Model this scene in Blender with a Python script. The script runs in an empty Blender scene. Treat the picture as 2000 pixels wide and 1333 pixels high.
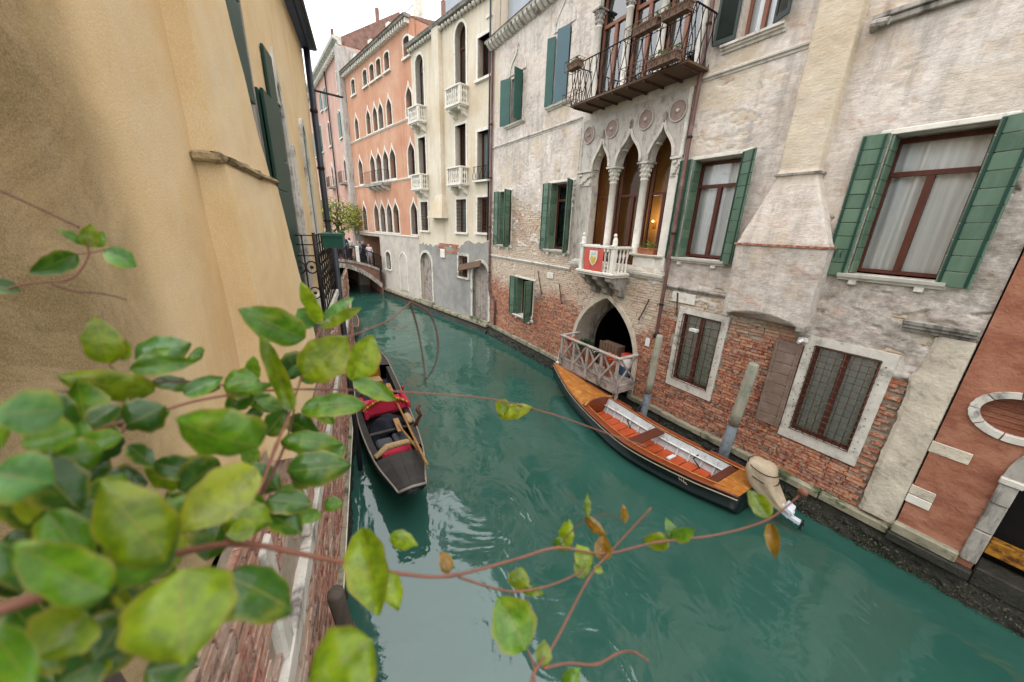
import bpy, bmesh, math, random
import numpy as np
from mathutils import Vector, Matrix
from mathutils.geometry import tessellate_polygon
random.seed(7)
PI = math.pi
R_ = math.radians
SC = bpy.context.scene
COL = SC.collection

# ------------------------------------------------------------------ camera
CAM_POS = Vector((0, 0, 5.0))
AX_R = Vector((0.85167073, -0.52295543, 0.03427215))
AX_D = Vector((-0.13388392, -0.28033248, -0.95052028))
AX_F = Vector((0.50668734, 0.80494181, -0.30876629))
FPX = 682.0
cam_d = bpy.data.cameras.new('camera')
cam_d.sensor_fit = 'HORIZONTAL'; cam_d.sensor_width = 36.0
cam_d.lens = FPX / 2000.0 * 36.0
cam_d.clip_start = 0.05; cam_d.clip_end = 2000
cam_d.dof.use_dof = True; cam_d.dof.focus_distance = 9.0; cam_d.dof.aperture_fstop = 3.7
cam = bpy.data.objects.new('camera', cam_d); COL.objects.link(cam)
m = Matrix.Identity(4)
for i in range(3):
    m[i][0] = AX_R[i]; m[i][1] = -AX_D[i]; m[i][2] = -AX_F[i]; m[i][3] = CAM_POS[i]
cam.matrix_world = m
SC.camera = cam

# ------------------------------------------------------------------ sky, sun, exposure
SUN_EL, SUN_AZ = R_(62), R_(200)
w = bpy.data.worlds.new('World'); SC.world = w; w.use_nodes = True
nt = w.node_tree; nt.nodes.clear()
wo = nt.nodes.new('ShaderNodeOutputWorld'); bg = nt.nodes.new('ShaderNodeBackground')
sk = nt.nodes.new('ShaderNodeTexSky'); sk.sky_type = 'NISHITA'; sk.sun_disc = False
sk.sun_elevation = SUN_EL; sk.sun_rotation = SUN_AZ; sk.dust_density = 4.0; sk.air_density = 1.2
hs = nt.nodes.new('ShaderNodeHueSaturation'); hs.inputs['Saturation'].default_value = 0.22
mx = nt.nodes.new('ShaderNodeMixRGB'); mx.inputs[0].default_value = 0.8; tc = nt.nodes.new('ShaderNodeTexCoord'); sx = nt.nodes.new('ShaderNodeSeparateXYZ'); nt.links.new(tc.outputs['Generated'], sx.inputs[0])
# overcast sky: three times as bright overhead as at the horizon
mr = nt.nodes.new('ShaderNodeMapRange'); nt.links.new(sx.outputs['Z'], mr.inputs[0])
for i_, v_ in ((1, 0.0), (2, 1.0), (3, 8.0), (4, 24.0)): mr.inputs[i_].default_value = v_
mt_ = nt.nodes.new('ShaderNodeVectorMath'); mt_.operation = 'SCALE'; mt_.inputs[0].default_value = (0.97, 0.99, 1.02)
nt.links.new(mr.outputs[0], mt_.inputs['Scale']); nt.links.new(mt_.outputs[0], mx.inputs[2])
nt.links.new(sk.outputs[0], hs.inputs['Color']); nt.links.new(hs.outputs[0], mx.inputs[1])
nt.links.new(mx.outputs[0], bg.inputs[0]); bg.inputs[1].default_value = 0.15
nt.links.new(bg.outputs[0], wo.inputs[0])
sd = bpy.data.lights.new('sun', 'SUN'); sd.energy = 0.5; sd.angle = R_(25); sd.color = (1.0, 0.97, 0.92)
sun = bpy.data.objects.new('sun', sd); COL.objects.link(sun)
_dir = Vector((math.sin(SUN_AZ) * math.cos(SUN_EL), math.cos(SUN_AZ) * math.cos(SUN_EL), math.sin(SUN_EL)))
sun.rotation_euler = (-_dir).to_track_quat('-Z', 'Y').to_euler()
SC.view_settings.view_transform = 'Standard'; SC.view_settings.look = 'None'
SC.view_settings.gamma = 1.0; SC.view_settings.exposure = 0.38
SC.cycles.use_denoising = True
SC.cycles.max_bounces = 8; SC.cycles.transparent_max_bounces = 12
SC.cycles.sample_clamp_indirect = 6.0

# ------------------------------------------------------------------ helpers
def lin(h):
    h = h.lstrip('#'); o = []
    for i in (0, 2, 4):
        c = int(h[i:i+2], 16) / 255.0
        o.append(c / 12.92 if c <= 0.04045 else ((c + 0.055) / 1.055) ** 2.4)
    return (o[0], o[1], o[2], 1.0)

def at(x, y, dist):
    """point seen at photo pixel (x, y), dist metres from the camera"""
    v = AX_R * (x - 1000) + AX_D * (y - 666.5) + AX_F * FPX
    return CAM_POS + v.normalized() * dist

class MB:
    def __init__(s): s.v = []; s.f = []
    def add(s, V, F):
        o = len(s.v); s.v += [tuple(p) for p in V]; s.f += [tuple(i + o for i in f) for f in F]; return s
    def box(s, x0, x1, y0, y1, z0, z1, M=None):
        V = [Vector((x, y, z)) for z in (z0, z1) for y in (y0, y1) for x in (x0, x1)]
        if M is not None: V = [M @ p for p in V]
        return s.add(V, [(0, 2, 3, 1), (4, 5, 7, 6), (0, 1, 5, 4), (2, 6, 7, 3), (0, 4, 6, 2), (1, 3, 7, 5)])
    def bar(s, a, b, wd, th, up=(0, 0, 1)):
        a = Vector(a); b = Vector(b); d = b - a; L = d.length; d.normalize()
        u = Vector(up); x = d.cross(u)
        if x.length < 1e-4: x = d.cross(Vector((1, 0, 0)))
        x.normalize(); y = x.cross(d)
        M = Matrix(((d.x, x.x, y.x, a.x), (d.y, x.y, y.y, a.y), (d.z, x.z, y.z, a.z), (0, 0, 0, 1)))
        return s.box(0, L, -wd / 2, wd / 2, -th / 2, th / 2, M)
    def tube(s, pts, r, n=8, closed=False, caps=True):
        pts = [Vector(p) for p in pts]; N = len(pts)
        rs = r if isinstance(r, (list, tuple)) else [r] * N
        V = []; prev = None
        for i, p in enumerate(pts):
            if closed: t = pts[(i + 1) % N] - pts[i - 1]
            else: t = pts[min(i + 1, N - 1)] - pts[max(i - 1, 0)]
            if t.length < 1e-9: t = Vector((0, 0, 1))
            t.normalize()
            if prev is None:
                a = t.cross(Vector((0, 0, 1)))
                if a.length < 0.05: a = t.cross(Vector((1, 0, 0)))
            else: a = prev - t * prev.dot(t)
            a.normalize(); prev = a; b = t.cross(a)
            for k in range(n):
                q = 2 * PI * k / n; V.append(p + (a * math.cos(q) + b * math.sin(q)) * rs[i])
        F = []
        for i in range(N if closed else N - 1):
            j = (i + 1) % N
            for k in range(n):
                F.append((i * n + k, i * n + (k + 1) % n, j * n + (k + 1) % n, j * n + k))
        if caps and not closed:
            F.append(tuple(range(n))[::-1]); F.append(tuple((N - 1) * n + k for k in range(n)))
        return s.add(V, F)
    def lathe(s, prof, n=12, c=(0, 0, 0), M=None, arc=2 * PI, sx=1, sy=1):
        V = []; F = []; full = abs(arc - 2 * PI) < 1e-6; m_ = n if full else n + 1
        for (r, z) in prof:
            for k in range(m_):
                q = arc * k / n; p = Vector((c[0] + r * math.cos(q) * sx, c[1] + r * math.sin(q) * sy, c[2] + z))
                V.append(M @ p if M is not None else p)
        for i in range(len(prof) - 1):
            for k in range(n):
                k2 = (k + 1) % m_
                F.append((i * m_ + k, i * m_ + k2, (i + 1) * m_ + k2, (i + 1) * m_ + k))
        return s.add(V, F)
    def ball(s, c, r, n=8, sx=1, sy=1, sz=1):
        pr = [(r * math.sin(PI * i / n), -r * sz * math.cos(PI * i / n)) for i in range(n + 1)]
        return s.lathe(pr, n * 2, c, sx=sx, sy=sy)
    def prism(s, poly, y0, y1, holes=(), back=False):
        """polygon in (x, z) with holes, front face at y1 and side faces back to y0"""
        loops = [poly] + list(holes)
        tris = tessellate_polygon([[Vector((p[0], p[1], 0)) for p in lp] for lp in loops])
        allp = [p for lp in loops for p in lp]
        n = len(allp)
        V = [(p[0], y1, p[1]) for p in allp] + [(p[0], y0, p[1]) for p in allp]
        F = []
        for t in tris:
            a, b, c = [Vector(allp[i]) for i in t]
            cr = (b.x - a.x) * (c.y - a.y) - (b.y - a.y) * (c.x - a.x)
            if abs(cr) < 1e-12: continue
            t = tuple(t) if cr < 0 else tuple(t)[::-1]
            F.append(t)
            if back: F.append(tuple(i + n for i in t[::-1]))
        o = 0
        for lp in loops:
            L = len(lp)
            for i in range(L):
                j = (i + 1) % L
                F.append((o + i, o + j, o + n + j, o + n + i))
            o += L
        return s.add(V, F)
    def xform(s, M):
        s.v = [tuple(M @ Vector(p)) for p in s.v]; return s
    def mesh(s, name, mat, smooth=False, bevel=0):
        me = bpy.data.meshes.new(name); me.from_pydata(s.v, [], s.f)
        if bevel or smooth is not None:
            bm = bmesh.new(); bm.from_mesh(me)
            bmesh.ops.recalc_face_normals(bm, faces=bm.faces)
            if bevel: bmesh.ops.bevel(bm, geom=list(bm.edges), offset=bevel, segments=1, affect='EDGES')
            bm.to_mesh(me); bm.free()
        if smooth: me.polygons.foreach_set('use_smooth', [True] * len(me.polygons))
        if mat is not None: me.materials.append(MAT[mat] if isinstance(mat, str) else mat)
        me.update(); return me
    def build(s, name, mat, parent=None, smooth=False, bevel=0, loc=None, rotz=None):
        return link(name, s.mesh(name, mat, smooth, bevel), parent, loc, rotz)

def link(name, me, parent=None, loc=None, rotz=None, rot=None):
    o = bpy.data.objects.new(name, me); COL.objects.link(o)
    if parent is not None: o.parent = parent
    if loc is not None: o.location = loc
    if rotz is not None: o.rotation_euler = (0, 0, rotz)
    if rot is not None: o.rotation_euler = rot
    return o

def tag(o, label=None, cat=None, group=None, kind=None):
    if label: o['label'] = label
    if cat: o['category'] = cat
    if group: o['group'] = group
    if kind: o['kind'] = kind
    return o

def thing(name, label, cat, loc=(0, 0, 0), rotz=0, group=None):
    o = link(name, None, None, loc, rotz); o.empty_display_size = 0.2
    return tag(o, label, cat, group)

def _hash(ix, iy, seed):
    n = (ix.astype(np.int64) * 374761393 + iy.astype(np.int64) * 668265263 + seed * 974711) & 0x7fffffff
    n = ((n ^ (n >> 13)) * 1274126177) & 0x7fffffff
    return ((n ^ (n >> 16)) & 0xffff) / 65535.0

def vnoise(x, y, seed=0):
    x = np.asarray(x, float); y = np.asarray(y, float)
    ix = np.floor(x); iy = np.floor(y); fx = x - ix; fy = y - iy
    fx = fx * fx * (3 - 2 * fx); fy = fy * fy * (3 - 2 * fy)
    a = _hash(ix, iy, seed); b = _hash(ix + 1, iy, seed); c = _hash(ix, iy + 1, seed); d = _hash(ix + 1, iy + 1, seed)
    return (a * (1 - fx) + b * fx) * (1 - fy) + (c * (1 - fx) + d * fx) * fy

def fbm(x, y, seed=0, oct=4):
    s = 0; a = 0.5; x = np.asarray(x, float); y = np.asarray(y, float)
    for i in range(oct):
        s = s + a * vnoise(x, y, seed + i * 17); x = x * 2.03 + 5.1; y = y * 2.03 + 1.7; a *= 0.5
    return s / (1 - 0.5 ** oct)

def sstep(a, b, x):
    t = np.clip((x - a) / (b - a), 0, 1); return t * t * (3 - 2 * t)

# ------------------------------------------------------------------ materials
MAT = {}
class NT:
    def __init__(s, name):
        s.m = bpy.data.materials.new(name); s.m.use_nodes = True; s.t = s.m.node_tree
        s.p = s.t.nodes['Principled BSDF']; s.out = s.t.nodes['Material Output']; MAT[name] = s.m
        s.geo = s.n('ShaderNodeNewGeometry'); s.pos = s.geo.outputs['Position']
    def n(s, t, **k):
        o = s.t.nodes.new(t)
        for a, b in k.items(): setattr(o, a, b)
        return o
    def l(s, a, b): s.t.links.new(a, b)
    def objcoord(s): s.pos = s.n('ShaderNodeTexCoord').outputs['Object']
    def vec(s, st):
        if st is None: return s.pos
        mp = s.n('ShaderNodeMapping'); s.l(s.pos, mp.inputs[0]); mp.inputs['Scale'].default_value = st
        return mp.outputs[0]
    def noise(s, scale, detail=4, rough=0.6, st=None, dist=0.0):
        o = s.n('ShaderNodeTexNoise'); s.l(s.vec(st), o.inputs['Vector'])
        o.inputs['Scale'].default_value = scale; o.inputs['Detail'].default_value = detail
        o.inputs['Roughness'].default_value = rough; o.inputs['Distortion'].default_value = dist
        return o.outputs['Fac']
    def ramp(s, fac, stops):
        r = s.n('ShaderNodeValToRGB'); s.l(fac, r.inputs[0]); el = r.color_ramp.elements
        while len(el) < len(stops): el.new(0.5)
        for e, (p, c) in zip(el, stops):
            e.position = p; e.color = c if not isinstance(c, (int, float)) else (c, c, c, 1)
        return r.outputs[0]
    def mix(s, fac, a, b, mode='MIX'):
        x = s.n('ShaderNodeMixRGB', blend_type=mode)
        for i, v in ((0, fac), (1, a), (2, b)):
            if hasattr(v, 'links') or hasattr(v, 'is_linked'): s.l(v, x.inputs[i])
            else: x.inputs[i].default_value = v
        return x.outputs[0]
    def math(s, op, a, b=0.0, clamp=False):
        x = s.n('ShaderNodeMath', operation=op, use_clamp=clamp)
        for i, v in ((0, a), (1, b)):
            if hasattr(v, 'is_linked'): s.l(v, x.inputs[i])
            else: x.inputs[i].default_value = v
        return x.outputs[0]
    def attr(s, name):
        a = s.n('ShaderNodeAttribute'); a.attribute_name = name; return a.outputs['Fac']
    def bump(s, h, strength=0.3, dist=0.01):
        b = s.n('ShaderNodeBump'); b.inputs['Strength'].default_value = strength; b.inputs['Distance'].default_value = dist
        s.l(h, b.inputs['Height']); s.l(b.outputs[0], s.p.inputs['Normal']); return b
    def fin(s, col, rough=0.8, spec=0.3, metal=0.0):
        if hasattr(col, 'is_linked'): s.l(col, s.p.inputs['Base Color'])
        else: s.p.inputs['Base Color'].default_value = col
        if hasattr(rough, 'is_linked'): s.l(rough, s.p.inputs['Roughness'])
        else: s.p.inputs['Roughness'].default_value = rough
        s.p.inputs['Specular IOR Level'].default_value = spec; s.p.inputs['Metallic'].default_value = metal
        return s

def simple(name, c1, c2=None, scale=6, rough=0.7, bump=0.2, bscale=60, st=None, spec=0.3, metal=0.0, dirt=None, dscale=2.0, dlo=0.5, dhi=0.7, obj=False, bdist=0.006, dst=None):
    t = NT(name)
    if obj: t.objcoord()
    c1 = lin(c1); c2 = lin(c2) if c2 else c1
    col = t.ramp(t.noise(scale, 5, 0.65, st), [(0.3, c1), (0.7, c2)])
    if dirt: col = t.mix(t.ramp(t.noise(dscale, 6, 0.7, dst), [(dlo, 0.0), (dhi, 1.0)]), col, lin(dirt))
    if bump: t.bump(t.noise(bscale, 5, 0.7, st), bump, bdist)
    return t.fin(col, rough, spec, metal)
# ------------------------------------------------------------------ material library
def mk_plaster_main():
    t = NT('plaster_old')
    base = t.ramp(t.noise(0.9, 6, 0.7), [(0.32, lin('baaa9b')), (0.5, lin('cfc3b7')), (0.66, lin('dbd1c7'))])
    fine = t.ramp(t.noise(7, 8, 0.75), [(0.33, lin('a1968c')), (0.5, lin('ccc1b6')), (0.66, lin('e0d8cf'))])
    col = t.mix(0.5, base, fine)
    och = t.ramp(t.noise(1.3, 5, 0.6, None, 1.2), [(0.53, 0.0), (0.7, 0.7)])
    col = t.mix(och, col, lin('c4ae93'))
    pk = t.ramp(t.noise(2.6, 6, 0.7, (1, 1, 1.7), 0.8), [(0.58, 0.0), (0.68, 0.55)])
    col = t.mix(pk, col, lin('b98a70'))
    st = t.ramp(t.noise(1.4, 6, 0.7, (3, 3, 0.4)), [(0.5, 0.0), (0.72, 0.6)])
    col = t.mix(st, col, lin('8d857c'))
    gr = t.attr('grime')
    gm = t.ramp(t.noise(5, 9, 0.8, (1, 1, 1.6)), [(0.38, 0.0), (0.66, 1.0)])
    col = t.mix(t.math('MULTIPLY', gm, gr), col, lin('7e746c'))
    col = t.mix(t.attr('ochre'), col, t.ramp(t.noise(2.2, 6, 0.7), [(0.3, lin('bba78a')), (0.7, lin('cbbfab'))]))
    mort = t.ramp(t.noise(9, 6, 0.7), [(0.3, lin('6f5d4c')), (0.7, lin('a08e79'))])
    mort = t.mix(t.attr('wash'), mort, lin('cfc6b6'))
    col = t.mix(t.attr('expo'), col, mort)
    t.bump(t.math('ADD', t.noise(16, 9, 0.72, (1, 1, 1.5)), t.math('MULTIPLY', t.noise(3.2, 5, 0.7, (1, 1, 4.2)), 0.9)), 0.75, 0.022)
    t.fin(col, 0.95, 0.1)
mk_plaster_main()

def mk_brick(name, c0, c1, c2, washc, dark):
    t = NT(name)
    oi = t.n('ShaderNodeObjectInfo')
    tint = t.math('FRACT', t.math('ADD', t.attr('tint'), t.math('MULTIPLY', oi.outputs['Random'], 0.35)))
    col = t.ramp(tint, [(0.0, lin(dark)), (0.22, lin(c0)), (0.55, lin(c1)), (0.85, lin(c2)), (1.0, lin(c0))])
    n = t.noise(14, 7, 0.75)
    col = t.mix(t.ramp(n, [(0.4, 0.0), (0.62, 0.55)]), col, lin(washc))
    ws = t.attr('wash')
    wf = t.math('ADD', t.math('MULTIPLY', t.noise(5, 8, 0.8, (1, 1, 2.5)), 1.7), t.math('ADD', ws, -1.15), True)
    col = t.mix(t.ramp(wf, [(0.15, 0.0), (0.55, 0.92)]), col, lin(washc))
    gr = t.ramp(t.noise(2.1, 8, 0.75), [(0.55, 0.0), (0.75, 0.6)])
    col = t.mix(gr, col, lin('5d4a40'))
    t.bump(t.noise(45, 6, 0.75), 0.6, 0.012)
    t.fin(col, 0.92, 0.12)
mk_brick('brick_old', '80381f', '9f4d2a', 'b47047', 'c6b6a2', '5c3026')
simple('planter_brown', '7d6452', '685244', 8, 0.9, 0.3, 40, dirt='54463a', dscale=6)
simple('pole_dark', '5a5046', '443c35', 5, 0.9, 0.6, 20, st=(3, 3, .6))
mk_brick('brick_bank', '7d4436', '9b5f4c', 'b08a72', 'b9a695', '4d3b34')

simple('stone_white', 'cfc9bd', 'b3aca0', 5, 0.75, 0.35, 40, dirt='6e6862', dscale=3.2, dlo=0.52, dhi=0.68)
simple('stone_clean', 'dcd6ca', 'c6bfb2', 5, 0.7, 0.25, 40, dirt='918a80', dscale=4, dlo=0.56, dhi=0.75)
simple('stone_arcade', 'bdb6ab', 'aaa298', 4, 0.8, 0.5, 30, dirt='7d766e', dscale=5, dlo=0.5, dhi=0.68, dst=(1.6, 1.6, 0.7))
simple('stone_grey', 'a8a197', '8c857c', 4, 0.8, 0.5, 30, dirt='5b5650', dscale=2.5, dlo=0.46, dhi=0.64, dst=(2.5, 2.5, 0.6))
simple('stone_pale_worn', 'c9bda9', 'a99d8c', 3, 0.85, 0.8, 9, dirt='83796d', dscale=4, bdist=0.03, dlo=0.55, dhi=0.72)
simple('stone_dark_wet', '38352c', '201f1a', 8, 0.6, 0.9, 22, dirt='20281a', dscale=5, bdist=0.03)
simple('ledge_stone', '9c937d', '6f6a58', 3, 0.8, 0.6, 20, dirt='3f4a2c', dscale=2.2, dlo=0.5, dhi=0.62)
simple('porphyry', '9a8377', '87736a', 6, 0.7, 0.2, 30, dirt='6c5a54', dscale=3)
simple('shutter_light', '62876c', '557a62', 3, 0.5, 0.12, 40, st=(1, 1, 6), dirt='4a6a58', dscale=4, spec=0.4)
def mk_paint(name, c1, c2, c3, worn):
    t = NT(name); oi = t.n('ShaderNodeObjectInfo')
    col = t.ramp(oi.outputs['Random'], [(0.0, lin(c1)), (0.5, lin(c2)), (1.0, lin(c3))])
    col = t.mix(t.ramp(t.noise(3.5, 6, 0.7, (2, 2, 0.6)), [(0.45, 0.0), (0.7, 0.55)]), col, lin(worn))
    col = t.mix(t.ramp(t.noise(26, 7, 0.8), [(0.62, 0.0), (0.7, 0.7)]), col, lin('8b9484'))
    t.bump(t.noise(60, 5, 0.7, (1, 1, 5)), 0.25, 0.004); t.fin(col, t.ramp(t.noise(8, 5, 0.7), [(0.3, 0.4), (0.7, 0.7)]), 0.4)
mk_paint('shutter_green', '425a46', '4c6550', '57705a', '66796a')
simple('shutter_teal', '1f463f', '2a544b', 3, 0.45, 0.1, 40, spec=0.4)
simple('shutter_blue', '33545c', '2b4a52', 2, 0.4, 0.05, 40, spec=0.5)
simple('shutter_dark', '16332a', '1d3d31', 3, 0.5, 0.1, 40)
simple('shutter_grey', '3c4440', '2f3733', 3, 0.6, 0.2, 30)
simple('wood_frame', '5d3122', '472318', 5, 0.5, 0.2, 30, st=(4, 4, 0.6))
simple('wood_orange', '8a5d48', '764c39', 5, 0.5, 0.2, 30, st=(4, 4, 0.6))
simple('wood_brown_board', '826c5e', '67564b', 4, 0.75, 0.5, 20, st=(1, 1, 7), dirt='8a756a', dscale=5)
simple('wood_weathered', 'a89c92', '857a72', 5, 0.85, 0.5, 25, st=(1, 1, 6), dirt='4c4540', dscale=3)
simple('wood_pole', '9a9684', '7f7c6e', 3, 0.85, 0.5, 24, st=(3, 3, 0.6), dirt='5c6655', dscale=2)
simple('pole_paint', '6a7074', '565c60', 3, 0.75, 0.3, 24, dirt='2c3236', dscale=3)
simple('iron_dark', '24221f', '181716', 8, 0.6, 0.3, 60, dirt='4b372b', dscale=6, metal=0.3)
simple('iron_rust', '54392b', '3c2c24', 8, 0.75, 0.4, 60, dirt='745040', dscale=8)
simple('pipe_brown', '5f4038', '4f342e', 4, 0.55, 0.15, 40, dirt='7c625a', dscale=3)
simple('pipe_dark', '30343a', '25292f', 3, 0.5, 0.1, 30, metal=0.2)
simple('terra_plaster', '905a44', 'a9765e', 3.0, 0.95, 0.9, 18, dirt='7d4a38', dscale=2.4, dlo=0.45, dhi=0.68, bdist=0.02, dst=(1, 1, 2.2))
simple('grey_plaster', 'b0a598', 'beb4a7', 0.8, 0.95, 0.5, 16, dirt='96908a', dscale=1.3, dlo=0.46, dhi=0.75)
simple('grey_cement', '8e9090', '9da09e', 0.9, 0.95, 0.4, 16, dirt='6c6c6a', dscale=1.5, dlo=0.52, dhi=0.7)
simple('block_grey', '9ba1a8', 'a9afb5', 1.2, 0.95, 0.3, 20)
simple('marble_pilaster', 'b9b2a9', '9d968e', 2, 0.8, 0.3, 20, dirt='6d6863', dscale=2, dst=(3, 3, 0.5))
simple('roof_tile', '8d6e62', '75584e', 5, 0.9, 0.6, 18, dirt='564038', dscale=3)
simple('pot_clay', 'a0603f', '8a5035', 8, 0.85, 0.2, 40, dirt='b28a70', dscale=6)
simple('rope', 'b09a74', '8f7a58', 20, 0.9, 0.4, 90)
simple('navy_soffit', '56668c', '4a587a', 4, 0.45, 0.1, 20, spec=0.4)
simple('tarp_green', '4f8d80', '3f7a6e', 3, 0.7, 0.3, 12)
simple('white_paint', 'd8d6d0', 'c4c2bc', 6, 0.5, 0.1, 40, dirt='9a958c', dscale=6, dlo=0.56, dhi=0.75)
simple('paper_white', 'd9d9d6', 'cfcfcc', 8, 0.8, 0)
simple('canvas_tan', 'ab9b84', '988870', 5, 0.9, 0.5, 22, dirt='8e7a5c', dscale=3, bdist=0.02)
simple('motor_white', 'c9ccd2', 'b9bcc4', 5, 0.3, 0.0, 40, spec=0.5)
simple('motor_black', '15171a', '101214', 5, 0.35, 0.0)
simple('hull_black', '0c0d10', '121418', 4, 0.18, 0.05, 20, spec=0.6)
simple('gon_line', '8f867a', '756c61', 8, 0.5, 0.1)
simple('hull_line', 'b5a78e', '9b8d76', 8, 0.5, 0.1)
simple('varnish', 'a4662a', '7e4a1c', 3, 0.36, 0.25, 30, st=(6, 0.6, 6), spec=0.6, dirt='b58444', dscale=6)
simple('varnish_dark', '7c3a1a', '632c14', 4, 0.3, 0.1, 30, st=(6, 0.6, 6), spec=0.5)
simple('boat_floor', 'a94a26', '94401f', 4, 0.55, 0.15, 30, dirt='8a3415', dscale=4)
simple('boat_white', 'c6c8c6', 'b2b4b2', 5, 0.45, 0.1, 40, dirt='a9a49a', dscale=7, dlo=0.58)
simple('gon_deck', '23201e', '191715', 6, 0.5, 0.3, 30, st=(8, 0.8, 4), dirt='37332f', dscale=3, spec=0.4)
simple('gon_red', 'a01c34', 'b82a42', 4, 0.85, 0.3, 60)
simple('gon_pink', 'c6475c', 'b83a50', 4, 0.85, 0.3, 60)
simple('navy_cloth', '12151c', '1b2029', 4, 0.8, 0.7, 9, bdist=0.05)
simple('gold', '9a6a2a', 'b8863a', 12, 0.35, 0.3, 60, metal=0.7)
simple('oar_wood', '9c7444', '866034', 6, 0.4, 0.1, 30)
simple('carpet_dark', '2a2a30', '3a2c30', 10, 0.9, 0.3, 70)
simple('cushion_grey', '3d4046', '4a4d52', 5, 0.9, 0.3, 40)
simple('brush_tan', 'a58c66', '8a724f', 12, 0.9, 0.5, 50)
simple('flag_red', 'b0483e', 'c05a4c', 4, 0.9, 0.3, 30)
simple('flag_white', 'd2cec2', 'c4c0b4', 4, 0.9, 0.2, 30)
simple('flag_yellow', 'c2a447', 'b2943a', 4, 0.9, 0.2, 30)
simple('flag_blue', '9db4ba', '8ba5ac', 4, 0.9, 0.2, 30)
simple('plant_green', '3d5a22', '56752e', 10, 0.7, 0, obj=True)
simple('plant_yellow', '8a8f38', 'a3983e', 10, 0.7, 0)
simple('plant_orange', 'b0472a', 'c4603a', 10, 0.8, 0)
simple('plant_dark', '20361c', '2c4622', 10, 0.7, 0)
simple('flower_white', 'd8d8d2', 'cccdc6', 10, 0.7, 0)
simple('bark', '4d4034', '3b3028', 8, 0.9, 0.5, 30)
simple('skin', 'b98a72', 'ab7c64', 8, 0.6, 0)
simple('hair_dark', '2a2420', '201a18', 8, 0.7, 0)
simple('cloth_navy', '1d2740', '24304c', 8, 0.9, 0)
simple('cloth_grey', '5f646a', '70757a', 8, 0.9, 0)
simple('cloth_pale', 'b9aeb0', 'c6bcbc', 8, 0.9, 0)
simple('cloth_dark', '22222a', '2b2b33', 8, 0.9, 0)
simple('cloth_denim', '2c3a52', '36455e', 8, 0.9, 0)
simple('dark_inside', '1a1613', '120f0d', 4, 0.95, 0)  # darkness of unlit rooms put into the colour of backings and hall
simple('room_wall', '8a6a3e', '7a5c34', 2, 0.9, 0)
simple('crate_wood', '6c5543', '584434', 4, 0.85, 0.3, 20, st=(6, 6, 1))
simple('blue_plastic', '3b5878', '486584', 4, 0.5, 0)
simple('red_plastic', '8f2a22', '9a352b', 4, 0.5, 0)
simple('planter_green', '1d4a3a', '265545', 4, 0.5, 0.1)
simple('rust_yellow', 'b98524', 'a56e1c', 3, 0.8, 0.4, 20, dirt='5a3219', dscale=4, dlo=0.44, dhi=0.58)
simple('stem_red', '7f5342', '6b4436', 20, 0.55, 0.2, 90, obj=True)
simple('stem_dark', '4a2c28', '5d332c', 20, 0.6, 0.2, 90, obj=True)

def mk_wall(name, stops, streak, streak_c, patch_c, bstr=0.4):
    t = NT(name)
    col = t.ramp(t.noise(0.55, 6, 0.65), stops)
    col = t.mix(t.ramp(t.noise(6, 7, 0.75), [(0.35, 0.25), (0.65, 0.0)]), col, lin(patch_c))
    col = t.mix(t.ramp(t.noise(streak, 6, 0.7, (3.5, 3.5, 0.28)), [(0.5, 0.0), (0.72, 0.6)]), col, lin(streak_c))
    t.bump(t.noise(22, 8, 0.7), bstr, 0.01)
    t.fin(col, 0.95, 0.1)
mk_wall('cream_plaster', [(0.3, lin('bfae94')), (0.5, lin('ccc1ae')), (0.7, lin('d6cdbd'))], 0.9, 'a39684', 'b99f78')
mk_wall('pink_plaster', [(0.3, lin('b08068')), (0.5, lin('bd9278')), (0.7, lin('c7a48c'))], 0.9, 'a86c54', 'b4745a')
mk_wall('pink_far', [(0.3, lin('b48b7b')), (0.5, lin('c09e90')), (0.7, lin('c8aa9d'))], 0.9, '9f7362', 'b27f6c')

def mk_yellow():
    t = NT('yellow_plaster')
    col = t.ramp(t.noise(1.1, 6, 0.65), [(0.3, lin('cfb083')), (0.5, lin('dabf94')), (0.7, lin('e0cca8'))])
    col = t.mix(t.ramp(t.noise(1.8, 6, 0.7, (2.5, 2.5, 0.35)), [(0.48, 0.0), (0.7, 0.5)]), col, lin('ddccae'))
    col = t.mix(t.ramp(t.noise(160, 3, 0.7), [(0.4, 0.35), (0.6, 0.0)]), col, lin('b8965f'))
    g = t.math('MULTIPLY', t.attr('grime'), t.ramp(t.noise(2.5, 8, 0.75, None, 0.8), [(0.3, 0.5), (0.6, 0.95)]))
    gd = t.mix(t.ramp(t.noise(210, 3, 0.8), [(0.38, 0.0), (0.62, 1.0)]), lin('65583f'), lin('998159'))
    col = t.mix(g, col, gd)
    t.bump(t.noise(110, 6, 0.75), 0.5, 0.006)
    t.fin(col, 0.95, 0.1)
mk_yellow()

def mk_cream_low():
    """cement repair skirting: grey with a ragged edge under ochre"""
    t = NT('cement_skirt')
    col = t.ramp(t.noise(1.0, 6, 0.7), [(0.3, lin('7d7a75')), (0.55, lin('93908a')), (0.75, lin('a89e90'))])
    col = t.mix(t.ramp(t.noise(2.5, 8, 0.75), [(0.54, 0.0), (0.66, 0.6)]), col, lin('857565'))
    t.bump(t.noise(14, 8, 0.7), 0.5, 0.015)
    t.fin(col, 0.95, 0.1)
mk_cream_low()

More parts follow.
